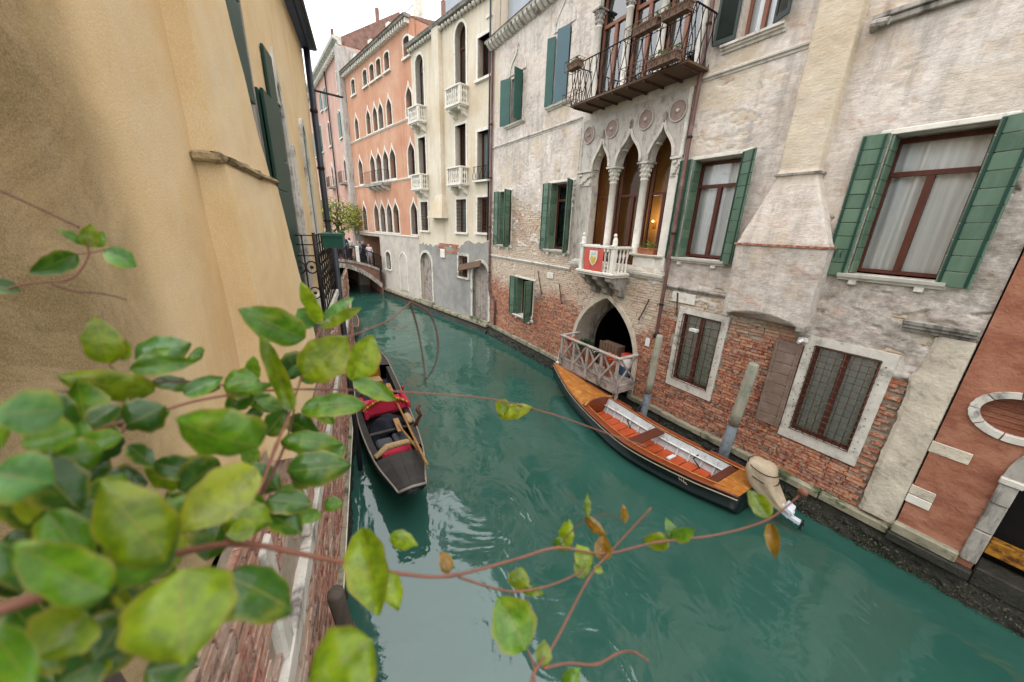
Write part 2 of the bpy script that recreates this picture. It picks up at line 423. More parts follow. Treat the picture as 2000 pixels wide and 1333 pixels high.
def mk_glass(name, tint, refl=1.0, ior=1.5):
    t = NT(name); t.t.nodes.remove(t.p)
    tr = t.n('ShaderNodeBsdfTransparent'); tr.inputs[0].default_value = (tint[0], tint[1], tint[2], 1)
    gl = t.n('ShaderNodeBsdfGlossy'); gl.inputs['Roughness'].default_value = 0.02
    gl.inputs[0].default_value = (refl, refl, refl, 1)
    fr = t.n('ShaderNodeFresnel'); fr.inputs[0].default_value = ior
    nb = t.n('ShaderNodeBump'); nb.inputs['Strength'].default_value = 0.03; nb.inputs['Distance'].default_value = 0.02
    t.l(t.noise(3, 2), nb.inputs['Height']); t.l(nb.outputs[0], gl.inputs['Normal'])
    mxs = t.n('ShaderNodeMixShader'); t.l(fr.outputs[0], mxs.inputs[0]); t.l(tr.outputs[0], mxs.inputs[1]); t.l(gl.outputs[0], mxs.inputs[2])
    t.l(mxs.outputs[0], t.out.inputs[0])
mk_glass('glass_clear', (0.98, 0.99, 0.99))
mk_glass('glass_dark', (0.45, 0.5, 0.5))
mk_glass('glass_sky', (0.6, 0.64, 0.66), ior=2.4)
mk_glass('glass_soft', (0.95, 0.94, 0.9), ior=1.22)

def mk_curtain(name, c1, c2):
    t = NT(name)
    col = t.ramp(t.noise(4, 4, 0.6, (5, 5, 0.2)), [(0.35, lin(c1)), (0.65, lin(c2))])
    t.fin(col, 0.9, 0.1)
mk_curtain('curtain', 'dfe2e1', 'f0f1f0'); mk_curtain('curtain_warm', '7e6a48', '9a845c'); mk_curtain('curtain_green', 'dfeae7', 'eaf3f0')

def mk_emit(name, c, s):
    t = NT(name); t.p.inputs['Emission Color'].default_value = c; t.p.inputs['Emission Strength'].default_value = s
    t.fin(c, 0.5)
mk_emit('bulb', (1.0, 0.66, 0.28, 1), 5)

def mk_water():
    t = NT('canal_water')
    col = t.ramp(t.noise(0.35, 4, 0.6), [(0.3, (0.016, 0.060, 0.045, 1)), (0.7, (0.024, 0.080, 0.060, 1))])
    n1 = t.noise(1.15, 3, 0.55, (1.0, 0.75, 1.0), 0.7); n2 = t.noise(5.5, 4, 0.6, (1.0, 1.35, 1.0), 0.5); n3 = t.noise(0.4, 2, 0.5, None, 0.4)
    h = t.math('ADD', t.math('MULTIPLY', n1, 0.75), t.math('ADD', t.math('MULTIPLY', n2, 0.05), t.math('MULTIPLY', n3, 2.2)))
    t.bump(h, 0.42, 0.11)
    t.p.inputs['IOR'].default_value = 1.66
    t.fin(col, 0.012, 0.5)
mk_water()

def mk_leaf(name, c0, c1, c2, trans):
    t = NT(name); t.objcoord()
    oi = t.n('ShaderNodeObjectInfo')
    col = t.ramp(oi.outputs['Random'], [(0.0, lin(c0)), (0.5, lin(c1)), (1.0, lin(c2))])
    n = t.noise(38, 5, 0.65)
    col = t.mix(t.ramp(n, [(0.54, 0.0), (0.74, 0.5)]), col, lin('9c9626'))
    rib = t.attr('rib')
    col = t.mix(t.ramp(t.noise(70, 4, 0.7), [(0.42, 0.45), (0.6, 0.0)]), col, lin('2a4216'))
    col = t.mix(t.ramp(t.noise(16, 3, 0.6), [(0.6, 0.0), (0.75, 0.5)]), col, lin('8f7a34'))
    edge = t.math('ADD', rib, t.math('MULTIPLY', t.noise(30, 4, 0.7), 0.8))
    col = t.mix(t.ramp(edge, [(1.05, 0.0), (1.3, 0.75)]) if False else t.ramp(t.math('MULTIPLY', edge, 0.6), [(0.7, 0.0), (0.88, 0.5)]), col, lin('a39a2e'))
    col = t.mix(t.ramp(rib, [(0.0, 0.55), (0.05, 0.0)]), col, lin('9d8a48'))
    col = t.mix(t.ramp(rib, [(0.9, 0.0), (1.0, 0.45)]), col, lin('8a6a4a'))
    vein = t.n('ShaderNodeTexWave'); vein.wave_type = 'BANDS'; vein.bands_direction = 'X'
    vein.inputs['Scale'].default_value = 26; vein.inputs['Distortion'].default_value = 1.5
    t.l(t.pos, vein.inputs[0])
    t.bump(t.math('ADD', t.math('MULTIPLY', vein.outputs['Fac'], 0.07), t.math('ADD', t.math('MULTIPLY', n, 0.8), t.math('MULTIPLY', t.noise(22, 2, 0.5), 1.6))), 0.35, 0.006)
    t.fin(col, t.ramp(n, [(0.35, 0.16), (0.7, 0.34)]), 0.42)
    tr = t.n('ShaderNodeBsdfTranslucent')
    t.l(t.mix(1.0, col, (1.0, 1.15, 0.45, 1), 'MULTIPLY'), tr.inputs[0])
    ms = t.n('ShaderNodeMixShader'); ms.inputs[0].default_value = trans
    t.l(t.p.outputs[0], ms.inputs[1]); t.l(tr.outputs[0], ms.inputs[2]); t.l(ms.outputs[0], t.out.inputs[0])
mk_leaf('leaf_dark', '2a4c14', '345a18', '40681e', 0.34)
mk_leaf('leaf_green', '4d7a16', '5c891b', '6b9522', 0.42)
mk_leaf('leaf_olive', '6d8412', '798e16', '85951a', 0.48)
mk_leaf('leaf_yellow', '86a01e', '93ab26', 'a0aa2a', 0.48)
mk_leaf('leaf_brown', '8a5f24', '9a7028', '86591f', 0.4)
mk_leaf('leaf_pale', '4c7a38', '598844', '669550', 0.24)

simple('ledge_rough', 'b59f78', '9a8666', 6, 0.9, 0.9, 40, dirt='5f5544', dscale=9, dlo=0.48, dhi=0.62, bdist=0.02)
# ------------------------------------------------------------------ water
wm = MB(); wm.add([(-60, -40, 0), (60, -40, 0), (60, 120, 0), (-60, 120, 0)], [(0, 1, 2, 3)])
water = tag(wm.build('canal_water', 'canal_water'), 'still green canal water reflecting the pale sky between the houses', 'water', kind='structure')

# ------------------------------------------------------------------ facade tools (local x along the wall, y out of the wall, z up)
def arc_pts(u0, u1, zs, za, kind='ogee', n=10):
    """arch curve from (u0, zs) over the apex to (u1, zs)"""
    c = (u0 + u1) / 2; hw = (u1 - u0) / 2; h = za - zs; P = []
    for i in range(n + 1):
        t = i / n
        if kind == 'round': x = -math.cos(t * PI / 2); z = math.sin(t * PI / 2)
        elif kind == 'point':
            a = t * PI / 3; x = 1 - 2 * math.cos(a); z = math.sin(a) / math.sin(PI / 3)
        else:
            b = (1 - t); x = b**3 * -1 + 3 * b*b*t * -1.0 + 3 * b*t*t * -0.16 + 0; z = 3 * b*b*t * 0.55 + 3 * b*t*t * 0.6 + t**3
        P.append((c + x * hw, zs + z * h))
    return P + [(2 * c - p[0], p[1]) for p in P[-2::-1]]

def arch_poly(u0, u1, z0, zs, za, kind='ogee', n=10):
    return [(u0, z0)] + arc_pts(u0, u1, zs, za, kind, n) + [(u1, z0)]

def rect(u0, u1, z0, z1): return [(u0, z0), (u0, z1), (u1, z1), (u1, z0)]

def grow(poly, d, zb=None):
    """offset an opening outline outwards (convex-ish loops running up, over, down)"""
    out = []; n = len(poly)
    for i in range(n):
        a = Vector(poly[i - 1]); b = Vector(poly[i]); c = Vector(poly[(i + 1) % n])
        e1 = (b - a); e2 = (c - b)
        if e1.length < 1e-9: e1 = e2
        if e2.length < 1e-9: e2 = e1
        e1.normalize(); e2.normalize()
        n1 = Vector((-e1.y, e1.x)); n2 = Vector((-e2.y, e2.x)); m_ = n1 + n2
        m_ = n1 if m_.length < 0.2 else m_.normalized()
        k = d / max(0.45, m_.dot(n1)); out.append((b.x + m_.x * k, b.y + m_.y * k))
    if zb is not None: out[0] = (out[0][0], zb); out[-1] = (out[-1][0], zb)
    return out

def grid_wall(name, parent, u0, u1, z0, z1, holes, step, hfun, attrs, mat, drop=None):
    us = list(np.arange(u0, u1, step)) + [u1]; zs = list(np.arange(z0, z1, step)) + [z1]
    for h in holes: us += [h[0], h[1]]; zs += [h[2], h[3]]
    def uniq(a):
        a = sorted(a); o = [a[0]]
        hard = {round(x, 5) for h in holes for x in h}
        for x in a[1:]:
            if x - o[-1] < step * 0.3:
                if round(x, 5) in hard: o[-1] = x
            else: o.append(x)
        return np.array(o)
    us = uniq(us); zs = uniq(zs); U, Z = np.meshgrid(us, zs)
    Y = hfun(U, Z); nu = len(us)
    co = np.stack([U, Y, Z], -1).reshape(-1, 3)
    uc = (us[:-1] + us[1:]) / 2; zc = (zs[:-1] + zs[1:]) / 2; UC, ZC = np.meshgrid(uc, zc)
    keep = np.ones(UC.shape, bool)
    for h in holes: keep &= ~((UC > h[0]) & (UC < h[1]) & (ZC > h[2]) & (ZC < h[3]))
    if drop is not None: keep &= ~drop(UC, ZC)
    jj, ii = np.nonzero(keep); a = jj * nu + ii
    F = np.stack([a, a + nu, a + nu + 1, a + 1], -1)
    me = bpy.data.meshes.new(name); me.vertices.add(len(co)); me.vertices.foreach_set('co', co.ravel())
    me.loops.add(F.size); me.loops.foreach_set('vertex_index', F.ravel())
    me.polygons.add(len(F)); me.polygons.foreach_set('loop_start', np.arange(len(F)) * 4)
    me.polygons.foreach_set('loop_total', np.full(len(F), 4)); me.update(calc_edges=True)
    me.polygons.foreach_set('use_smooth', [True] * len(F))
    for k, fn in attrs.items():
        at_ = me.attributes.new(k, 'FLOAT', 'POINT'); at_.data.foreach_set('value', np.asarray(fn(U, Z), float).ravel().astype(np.float32))
    me.materials.append(MAT[mat])
    return link(name, me, parent)

def float_attr(me, name, vals):
    a = me.attributes.new(name, 'FLOAT', 'POINT'); a.data.foreach_set('value', np.asarray(vals, np.float32))

def lay_bricks(parent, cells, mat, near, rnd, nmax=300):
    """cells: (u, y, z, length, height, tint, wash); the nmax nearest the point near become parts, the rest one mesh"""
    cells.sort(key=lambda c: (c[0] - near[0]) ** 2 + (c[1] - near[1]) ** 2 + (c[2] - near[2]) ** 2)
    V = []; F = []; T = []; W = []
    for i, (u, y, z, L, h, ti, wa) in enumerate(cells):
        j = lambda s=0.004: rnd.uniform(-s, s)
        tilt = j(0.006); c_ = 0.35
        vs = [(u + (-L / 2 + j(0.006)) * 1, y + j() - (tilt if k in (0, 3) else -tilt), z + q * (h / 2) + j(0.003)) for k, q in ((0, -1), (1, -1), (2, 1), (3, 1))]
        vs = [(u + sx * L / 2 + j(0.006), y + j() + sx * tilt, z + sz * h / 2 + j(0.003)) for sx, sz in ((-1, -1), (1, -1), (1, 1), (-1, 1))]
        bk = [(a + (0.002 if a < u else -0.002), y - 0.055, b) for a, _, b in vs]
        fs = [(3, 2, 1, 0), (0, 1, 5, 4), (1, 2, 6, 5), (2, 3, 7, 6), (3, 0, 4, 7)]
        if i < nmax:
            me = bpy.data.meshes.new('brick'); me.from_pydata([(p[0] - u, p[1] - y, p[2] - z) for p in vs + bk], [], fs)
            float_attr(me, 'tint', [ti] * 8); float_attr(me, 'wash', [wa] * 8); me.materials.append(MAT[mat])
            link('brick', me, parent, (u, y, z))
        else:
            o = len(V); V += vs + bk; F += [tuple(a + o for a in f) for f in fs]; T += [ti] * 8; W += [wa] * 8
    if V:
        me = bpy.data.meshes.new('brickwork'); me.from_pydata(V, [], F); float_attr(me, 'tint', T); float_attr(me, 'wash', W)
        me.materials.append(MAT[mat]); tag(link('brickwork', me, parent), kind='stuff')

def shell(parent, u0, u1, z1, depth, mat, y0=-0.06, z0=0.0, roof='roof_tile', rise=1.2, over=0.25):
    """side walls, rear wall and a pitched roof behind a facade"""
    b = MB()
    for (a, c) in (((u0, y0), (u0, -depth)), ((u0, -depth), (u1, -depth)), ((u1, -depth), (u1, y0))):
        b.add([(a[0], a[1], z0), (c[0], c[1], z0), (c[0], c[1], z1), (a[0], a[1], z1)], [(0, 1, 2, 3)])
    b.add([(u0, y0, z1), (u1, y0, z1), (u1, -depth, z1), (u0, -depth, z1)], [(0, 1, 2, 3)])
    b.build('rear_wall', mat, parent)
    r = MB(); ym = -depth / 2
    r.add([(u0, over, z1 + 0.02), (u1, over, z1 + 0.02), (u1, ym, z1 + rise), (u0, ym, z1 + rise), (u1, -depth - 0.2, z1 + 0.02), (u0, -depth - 0.2, z1 + 0.02)],
          [(0, 1, 2, 3), (3, 2, 4, 5), (0, 3, 5), (1, 4, 2)])
    return r.build('roof', roof, parent)

def reveal(parent, poly, d, mat, t=0.05, y1=-0.004, name='window_reveal'):
    return MB().prism(grow(poly, t), -d, y1, [poly]).build(name, mat, parent)

def curtain(parent, u0, u1, z0, z1, y, mat='curtain', amp=0.02, waves=7, gap=0.0, name='curtain'):
    b = MB(); n = int((u1 - u0) * 60) + 8; V = []
    for i in range(n + 1):
        t = i / n; u = u0 + (u1 - u0) * t; yy = y + amp * math.sin(t * waves * 2 * PI + 0.6 * math.sin(t * 9)) + amp * 0.4 * math.sin(t * waves * 4.6)
        for k in range(4): V.append((u + 0.01 * math.sin(k + i * 0.3), yy, z0 + (z1 - z0) * k / 3))
    F = [(i * 4 + k, i * 4 + 4 + k, i * 4 + 5 + k, i * 4 + 1 + k) for i in range(n) for k in range(3)]
    return b.add(V, F).build(name, mat, parent, smooth=True)

def casement(parent, u0, u1, z0, z1, y, fw=0.06, transom=None, mull=True, mat='wood_frame', cur='curtain', glass='glass_clear', back=0.3, amp=0.02, waves=6, lab=None):
    """window part: wooden frame, with pane, curtain and backing as sub-parts"""
    b = MB(); t = 0.06
    b.box(u0, u0 + fw, y - t, y, z0, z1); b.box(u1 - fw, u1, y - t, y, z0, z1)
    b.box(u0 + fw, u1 - fw, y - t, y - 0.002, z1 - fw, z1); b.box(u0 + fw, u1 - fw, y - t, y - 0.002, z0, z0 + fw)
    zt = z1 - fw
    if transom: b.box(u0 + fw, u1 - fw, y - t, y + 0.02, transom - fw * 0.6, transom + fw * 0.6); zt = transom - fw * 0.6
    cols = [(u0 + fw, u1 - fw)]
    if mull:
        k = mull if mull is not True else 1; cols = []; prev = u0 + fw
        for i in range(1, k + 1):
            c = u0 + (u1 - u0) * i / (k + 1); b.box(c - fw * 0.75, c + fw * 0.75, y - t, y + 0.012, z0 + fw, zt)
            cols.append((prev, c - fw * 0.75)); prev = c + fw * 0.75
        cols.append((prev, u1 - fw))
    w_ = b.build('window', mat, parent)
    if lab: w_['label'] = lab
    cells = [(a, c, z0 + fw, zt) for a, c in cols]
    if transom: cells.append((u0 + fw, u1 - fw, transom + fw * 0.6, z1 - fw))
    for a, c, p, q in cells:
        MB().box(a, c, y - 0.035, y - 0.03, p, q).build('pane', glass, w_)
    if cur: curtain(w_, u0 + 0.01, u1 - 0.01, z0 + 0.02, z1 - 0.02, y - (0.07 + amp * 1.6), cur, amp, waves)
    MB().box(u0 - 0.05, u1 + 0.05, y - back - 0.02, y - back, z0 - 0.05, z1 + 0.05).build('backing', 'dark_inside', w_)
    return w_

def shutter(parent, u, y, z0, z1, width, ang, n, mat, hook=False, batten=True, lab=None, bmat=None):
    """leaf hinged at (u, y); its boards are sub-parts"""
    s = MB(); th = 0.014
    if batten:
        for x in (0.03, width - 0.05):
            s.box(x, x + 0.03, th + 0.001, th + 0.014, 0.02, z1 - z0 - 0.02); s.box(x, x + 0.03, -th - 0.014, -th - 0.001, 0.02, z1 - z0 - 0.02)
    else: s.box(0.01, width - 0.01, -0.006, 0.006, 0.01, z1 - z0 - 0.01)
    if hook:
        for x in (width * 0.35, width * 0.6): s.tube([(x, th + 0.02, 0.42), (x + 0.02, th + 0.05, 0.36), (x + 0.015, th + 0.03, 0.30)], 0.008, 6)
    o = s.build('shutter', bmat or ('shutter_dark' if batten else mat), parent, loc=(u, y, z0), rotz=ang)
    if lab: o['label'] = lab
    h = (z1 - z0) / n
    b = MB().box(0, width, -th, th, 0.004, h - 0.004).mesh('board', mat, False, 0.006)
    for i in range(n): link('board', b, o, (random.uniform(-.002, .002), random.uniform(-.002, .002), i * h))
    return o

def moulding(name, parent, u0, u1, z, prof, mat):
    """horizontal moulding: prof = [(out, dz), ...] swept along u with closed ends"""
    b = MB(); n = len(prof); V = [(u0, p[0], z + p[1]) for p in prof] + [(u1, p[0], z + p[1]) for p in prof]
    F = [(i, i + 1, n + i + 1, n + i) for i in range(n - 1)] + [tuple(range(n)), tuple(range(2 * n - 1, n - 1, -1))]
    return b.add(V, F).build(name, mat, parent)
SILL = [(-0.05, -0.1), (0.06, -0.1), (0.07, -0.07), (0.12, -0.05), (0.14, 0.0), (-0.05, 0.0)]
STRING = [(-0.02, -0.1), (0.03, -0.1), (0.035, -0.06), (0.07, -0.05), (0.075, -0.02), (0.05, 0.0), (-0.02, 0.01)]

def column(name, parent, u, y, z0, zc, zt, r, mat='stone_white', cap='stone_white'):
    """shaft with base; the capital is its sub-part"""
    b = MB(); b.lathe([(r * 1.5, 0), (r * 1.5, 0.05), (r * 1.25, 0.08), (r * 1.3, 0.11), (r, 0.15), (r * 0.9, zc - z0), (r * 1.05, zc - z0 + 0.01), (r * 1.05, zc - z0 + 0.04), (r * 0.9, zc - z0 + 0.05)], 14, (u, y, z0))
    o = b.build(name, mat, parent, smooth=True)
    c = MB(); h = zt - zc
    c.lathe([(r * 0.95, 0.05), (r * 1.05, h * 0.35), (r * 1.35, h * 0.8), (r * 1.5, h * 0.9)], 14, (u, y, zc))
    for row, (zz, rr, nn) in enumerate(((0.3, 1.12, 8), (0.55, 1.28, 8), (0.78, 1.5, 8))):
        for k in range(nn):
            a = 2 * PI * (k + row * 0.5) / nn
            c.ball((u + r * rr * math.cos(a), y + r * rr * math.sin(a), zc + h * zz), r * 0.27, 4, sz=1.5)
    c.box(u - r * 1.7, u + r * 1.7, y - r * 1.7, y + r * 1.7, zt - h * 0.1, zt)
    c.build('capital', cap, o, smooth=False)
    return o

# ------------------------------------------------------------------ the brick and plaster palazzo on the right
XB = 7.85
brick = thing('brick_house', 'weathered brick house with peeling pale plaster, green shutters and a pointed water gate', 'house', (XB, 0, 0), PI / 2)
UL, UR, ZT = 14.6, 0.5, 11.8
W1 = (1.10, 2.07, 4.47, 6.50); W2 = (4.17, 5.20, 4.47, 6.54); W4 = (9.20, 10.32, 4.32, 6.46); W5 = (12.88, 13.82, 4.28, 6.40)
W3 = (11.06, 12.25, 1.52, 3.06); W6 = (3.86, 4.76, 1.52, 3.20); W7 = (1.30, 2.18, 1.47, 3.18)
U1 = (12.32, 13.12, 8.72, 10.2); U2 = (9.80, 10.46, 8.76, 10.6); U3 = (4.12, 4.75, 8.55, 10.6)
TRI = (5.47, 8.98, 4.02, 8.02); QUA = (5.42, 8.75, 8.28, 11.2)
DOOR = arch_poly(5.98, 8.45, 0.5, 1.45, 3.12, 'point', 12)
HOLES = [W1, W2, W3, W4, W5, W6, W7, U1, U2, U3, (TRI[0] + .1, TRI[1] - .1, TRI[2] + .1, TRI[3] - .1), (QUA[0] + .1, QUA[1] - .1, QUA[2], QUA[3])]

def expo(U, Z):
    """where the plaster has fallen off the bricks"""
    U = np.asarray(U, float); Z = np.asarray(Z, float)
    zb = np.interp(U, [0.5, 0.85, 0.93, 2.3, 2.6, 3.9, 4.3, 5.4, 5.9, 8.4, 9.0, 12, 14.75], [0.3, 0.5, 3.0, 3.1, 3.35, 3.45, 3.6, 3.7, 3.75, 3.9, 4.3, 4.4, 4.2])
    n = fbm(U * 1.1, Z * 1.6, 3, 5) - 0.5; n2 = fbm(U * 4.5, Z * 9, 9, 4) - 0.5
    e = (zb - Z) * 1.6 + n * 3.4 + n2 * 1.6
    e = np.maximum(e, (n * 1.0 + n2 * 1.7 - 0.47) * 4 - np.clip(Z - 6, 0, 9) * 0.12)
    e = np.maximum(e, np.where((U > 8.9) & (Z < 6.6) & (Z > 3.8), (n + n2 * 0.8 + 0.07 - np.clip(Z - 5.4, 0, 2) * 0.3) * 4, -1))
    e = np.maximum(e, np.where((U > 4.0) & (U < 5.5) & (Z > 6.5) & (Z < 8.0), (n + n2 - 0.16) * 3, -1))
    return sstep(-0.12, 0.12, e)
def wash(U, Z):
    U = np.asarray(U, float); Z = np.asarray(Z, float); n = (fbm(U * 0.8, Z * 1.1, 21, 4) - 0.5) * 1.1
    left = sstep(8.3, 9.2, U); mid = sstep(5.0, 5.8, U) * (1 - left)
    w_ = left * (sstep(1.7, 3.2, Z) * 0.85 + 0.22 * sstep(1.7, 0.8, Z)) + mid * (0.72 * sstep(1.8, 2.8, Z) + 0.1) + (1 - left - mid) * (0.55 * sstep(2.7, 3.6, Z) + 0.12 + 0.14 * sstep(1.2, 2.2, Z))
    w_ = np.maximum(w_, 0.85 * sstep(4.5, 6.0, Z))
    return np.clip(w_ + n * 0.8, 0, 1)
def grime(U, Z):
    n = fbm(U * 1.3, Z * 1.3, 33, 4)
    g = np.where((U < 2.6) & (Z > 3.2) & (Z < 5.2), 1.0, 0.0) * sstep(5.3, 4.4, Z) + 0.55 * sstep(0.55, 0.68, n) + 0.7 * sstep(1.1, 0.7, U) * sstep(3.0, 4.0, Z)
    for w_ in (W1, W2): g = g + 0.6 * sstep(0.6, 0.1, np.abs(U - (w_[0] + w_[1]) / 2) - 0.5) * sstep(3.7, 4.2, Z) * (Z < 4.5)
    return np.clip(g, 0, 1)
def ochre(U, Z):
    n = fbm(U * 0.9, Z * 0.9, 44, 4)
    return np.clip(0.7 * sstep(0.56, 0.7, n) * sstep(6.2, 7.5, Z), 0, 1)
def relief(U, Z):
    e = expo(U, Z)
    p = 0.016 + (fbm(U * 2.2, Z * 2.8, 5, 5) - 0.5) * 0.03 + (fbm(U * 11, Z * 16, 6, 3) - 0.5) * 0.012
    dd = 1 - 0.6 * sstep(5.5, 6.5, Z); e = e * dd
    return p * (1 - e) + (-0.026 + (fbm(U * 9, Z * 9, 8, 2) - 0.5) * 0.01) * e
def in_door(U, Z):
    P = arc_pts(5.92, 8.51, 1.45, 3.18, 'point', 14); xs = [p[0] for p in P]; zs = [p[1] for p in P]
    return (U > 5.94) & (U < 8.49) & (Z < np.interp(U, xs, zs))
grid_wall('wall', brick, UR, UL, 0.0, ZT, HOLES, 0.03, relief, dict(expo=expo, wash=wash, grime=grime, ochre=ochre), 'plaster_old', in_door)
rb = random.Random(3); cells = []
ch, bl = 0.068, 0.262
nz = int((8.0 - 0.5) / ch)
for k in range(nz):
    z = 0.55 + ch * (k + 0.5); u = UR + 0.42 + (bl / 2 if k % 2 else 0) + rb.uniform(-.05, .05)
    if z < 3: u = max(u, 0.95)
    while u < UL - 0.1:
        L = bl * (1 if rb.random() < 0.75 else 0.52) * rb.uniform(0.94, 1.04)
        cells.append([u + L / 2, z, L]); u += L
UU = np.array([c[0] for c in cells]); ZZ = np.array([c[1] for c in cells])
ex = expo(UU, ZZ); wa = wash(UU, ZZ); dr = in_door(UU, ZZ)
out = []
for (u, z, L), e, w_, d_ in zip(cells, ex, wa, dr):
    if e < 0.35 or d_: continue
    if any(h[0] - 0.1 - 0.05 < u < h[1] + 0.15 and h[2] - 0.14 < z < h[3] + 0.1 for h in HOLES): continue
    if rb.random() < 0.012 + 0.02 * (z > 2.2): continue
    worn = 0.0 if rb.random() < 0.75 else rb.uniform(0, 0.016)
    out.append((u, 0.004 - worn + rb.uniform(-.004, .004), z + rb.uniform(-.003, .003), L - 0.014, ch - 0.014, rb.random(), float(w_)))
lay_bricks(brick, out, 'brick_old', (0.9, 5.0, 2.6), rb)
shell(brick, UR, UL, ZT, 7, 'plaster_old', y0=-0.05, over=0.35)

# windows with shutters
def big_window(W, sl, sr, lab, tr=True, sill=True, white='stone_clean', nb=10, wl=0.3, wr=0.36, d=0.3, mat='shutter_green'):
    u0, u1, z0, z1 = W
    reveal(brick, rect(*W), d + 0.12, 'plaster_old')
    casement(brick, u0, u1, z0 + 0.03, z1 - 0.03, -d, 0.055, (z1 - 0.52) if tr else None, True, lab=lab, amp=0.028, waves=5)
    if sill:
        moulding('window_sill', brick, u0 - 0.12, u1 + 0.1, z0 - 0.0, SILL, white)
        for q in (u0 + 0.12, u1 - 0.1): MB().box(q - 0.05, q + 0.05, 0.0, 0.075, z0 - 0.17, z0 - 0.101).build('sill_bracket', white, brick, bevel=0.008)
    MB().box(u0 - 0.14, u1 + 0.14, -0.05, 0.026, z1, z1 + 0.075).build('lintel', white, brick, bevel=0.01)
    shutter(brick, u1 + 0.01, 0.055, z0 - 0.05, z1 + 0.03, wl, sl, nb, mat, hook=True)
    shutter(brick, u1 - 0.025, 0.03, z0 + 0.01, z1 - 0.01, d - 0.02, -PI / 2, nb, mat, batten=False)
    shutter(brick, u0 - 0.01, 0.055, z0 - 0.05, z1 + 0.03, wr, PI - sr, nb, mat, hook=True)
big_window(W1, R_(4), R_(22), 'large brown window with white curtains between green shutters', wl=0.31, wr=0.36)
big_window(W2, R_(5), R_(30), 'brown window with white curtains left of the plastered flue', wl=0.28, wr=0.38)
big_window(W4, R_(4), R_(60), 'brown window with white curtain beside the pointed arcade', wl=0.36, wr=0.4)
big_window(W5, R_(5), R_(70), 'dark window by the left drainpipe', wl=0.36, wr=0.4)
big_window(W3, R_(4), R_(75), 'small low window in the red brick near the water', tr=False, nb=9, wl=0.42, wr=0.45)
for W, a, b_ in ((U1, R_(150), 1), (U2, R_(100), 2)):
    u0, u1, z0, z1 = W; reveal(brick, rect(*W), 0.4, 'stone_grey')
    casement(brick, u0, u1, z0, z1, -0.28, 0.05, None, True, cur=None, glass='glass_dark')
    moulding('window_sill', brick, u0 - 0.25, u1 + 0.3, z0, SILL, 'stone_white')
shutter(brick, U1[1] + 0.01, 0.06, U1[2], U1[3] + 0.06, 0.5, R_(18), 1, 'shutter_teal', batten=False)
shutter(brick, U1[0] - 0.01, 0.06, U1[2], U1[3] + 0.06, 0.42, R_(105), 1, 'shutter_teal', batten=False)
shutter(brick, U2[1] + 0.02, 0.06, U2[2], U2[3], 0.3, R_(20), 1, 'shutter_teal', batten=False)
shutter(brick, U2[0], 0.06, U2[2], U2[3] + 0.08, 0.5, R_(10), 1, 'shutter_blue', batten=False)
for W in (U1, U2):
    P = arch_poly(W[0] - 0.1, W[1] + 0.1, W[3] + 0.1, W[3] + 0.14, W[3] + 0.85, 'ogee')
    MB().prism(grow(P, 0.08, W[3] + 0.1), -0.02, 0.045, [P]).build('arch_moulding', 'stone_white', brick)
# louvred window upper right
u0, u1, z0, z1 = U3; reveal(brick, rect(*U3), 0.4, 'plaster_old')
casement(brick, u0, u1, z0, z1, -0.2, 0.05, None, True, 'wood_orange')
moulding('window_sill', brick, 3.9, 5.0, z0 - 0.02, [(-0.05, -0.13), (0.05, -0.13), (0.06, -0.09), (0.1, -0.08), (0.1, -0.05), (0.14, -0.04), (0.14, 0.0), (-0.05, 0.0)], 'stone_white')
for uh, sgn in ((u1 + 0.01, 1), (u0 - 0.01, -1)):
    s = MB(); wd = 0.42 if sgn > 0 else 0.32; H_ = z1 - z0
    s.box(0, 0.05, -0.016, 0.016, 0, H_); s.box(wd - 0.05, wd, -0.016, 0.016, 0, H_); s.box(0.05, wd - 0.05, -0.016, 0.016, 0, 0.08); s.box(0.05, wd - 0.05, -0.016, 0.016, 1.0, 1.08)
    o = s.build('shutter', 'shutter_grey', brick, loc=(uh, 0.07, z0 + 0.02), rotz=R_(4) if sgn > 0 else PI - R_(25))
    sl = MB().box(0.05, wd - 0.05, -0.02, 0.02, -0.004, 0.004, Matrix.Rotation(R_(50), 4, 'X')).mesh('slat', 'shutter_grey')
    for i in range(34): link('slat', sl, o, (0, 0, 0.11 + i * 0.0265 + (0.09 if i > 31 else 0)))
MB().box(1.5, 2.7, -0.05, 0.10, 7.98, 8.06).box(1.52, 2.68, -0.05, 0.14, 8.061, 8.13).build('window_sill', 'stone_grey', brick, bevel=0.01)

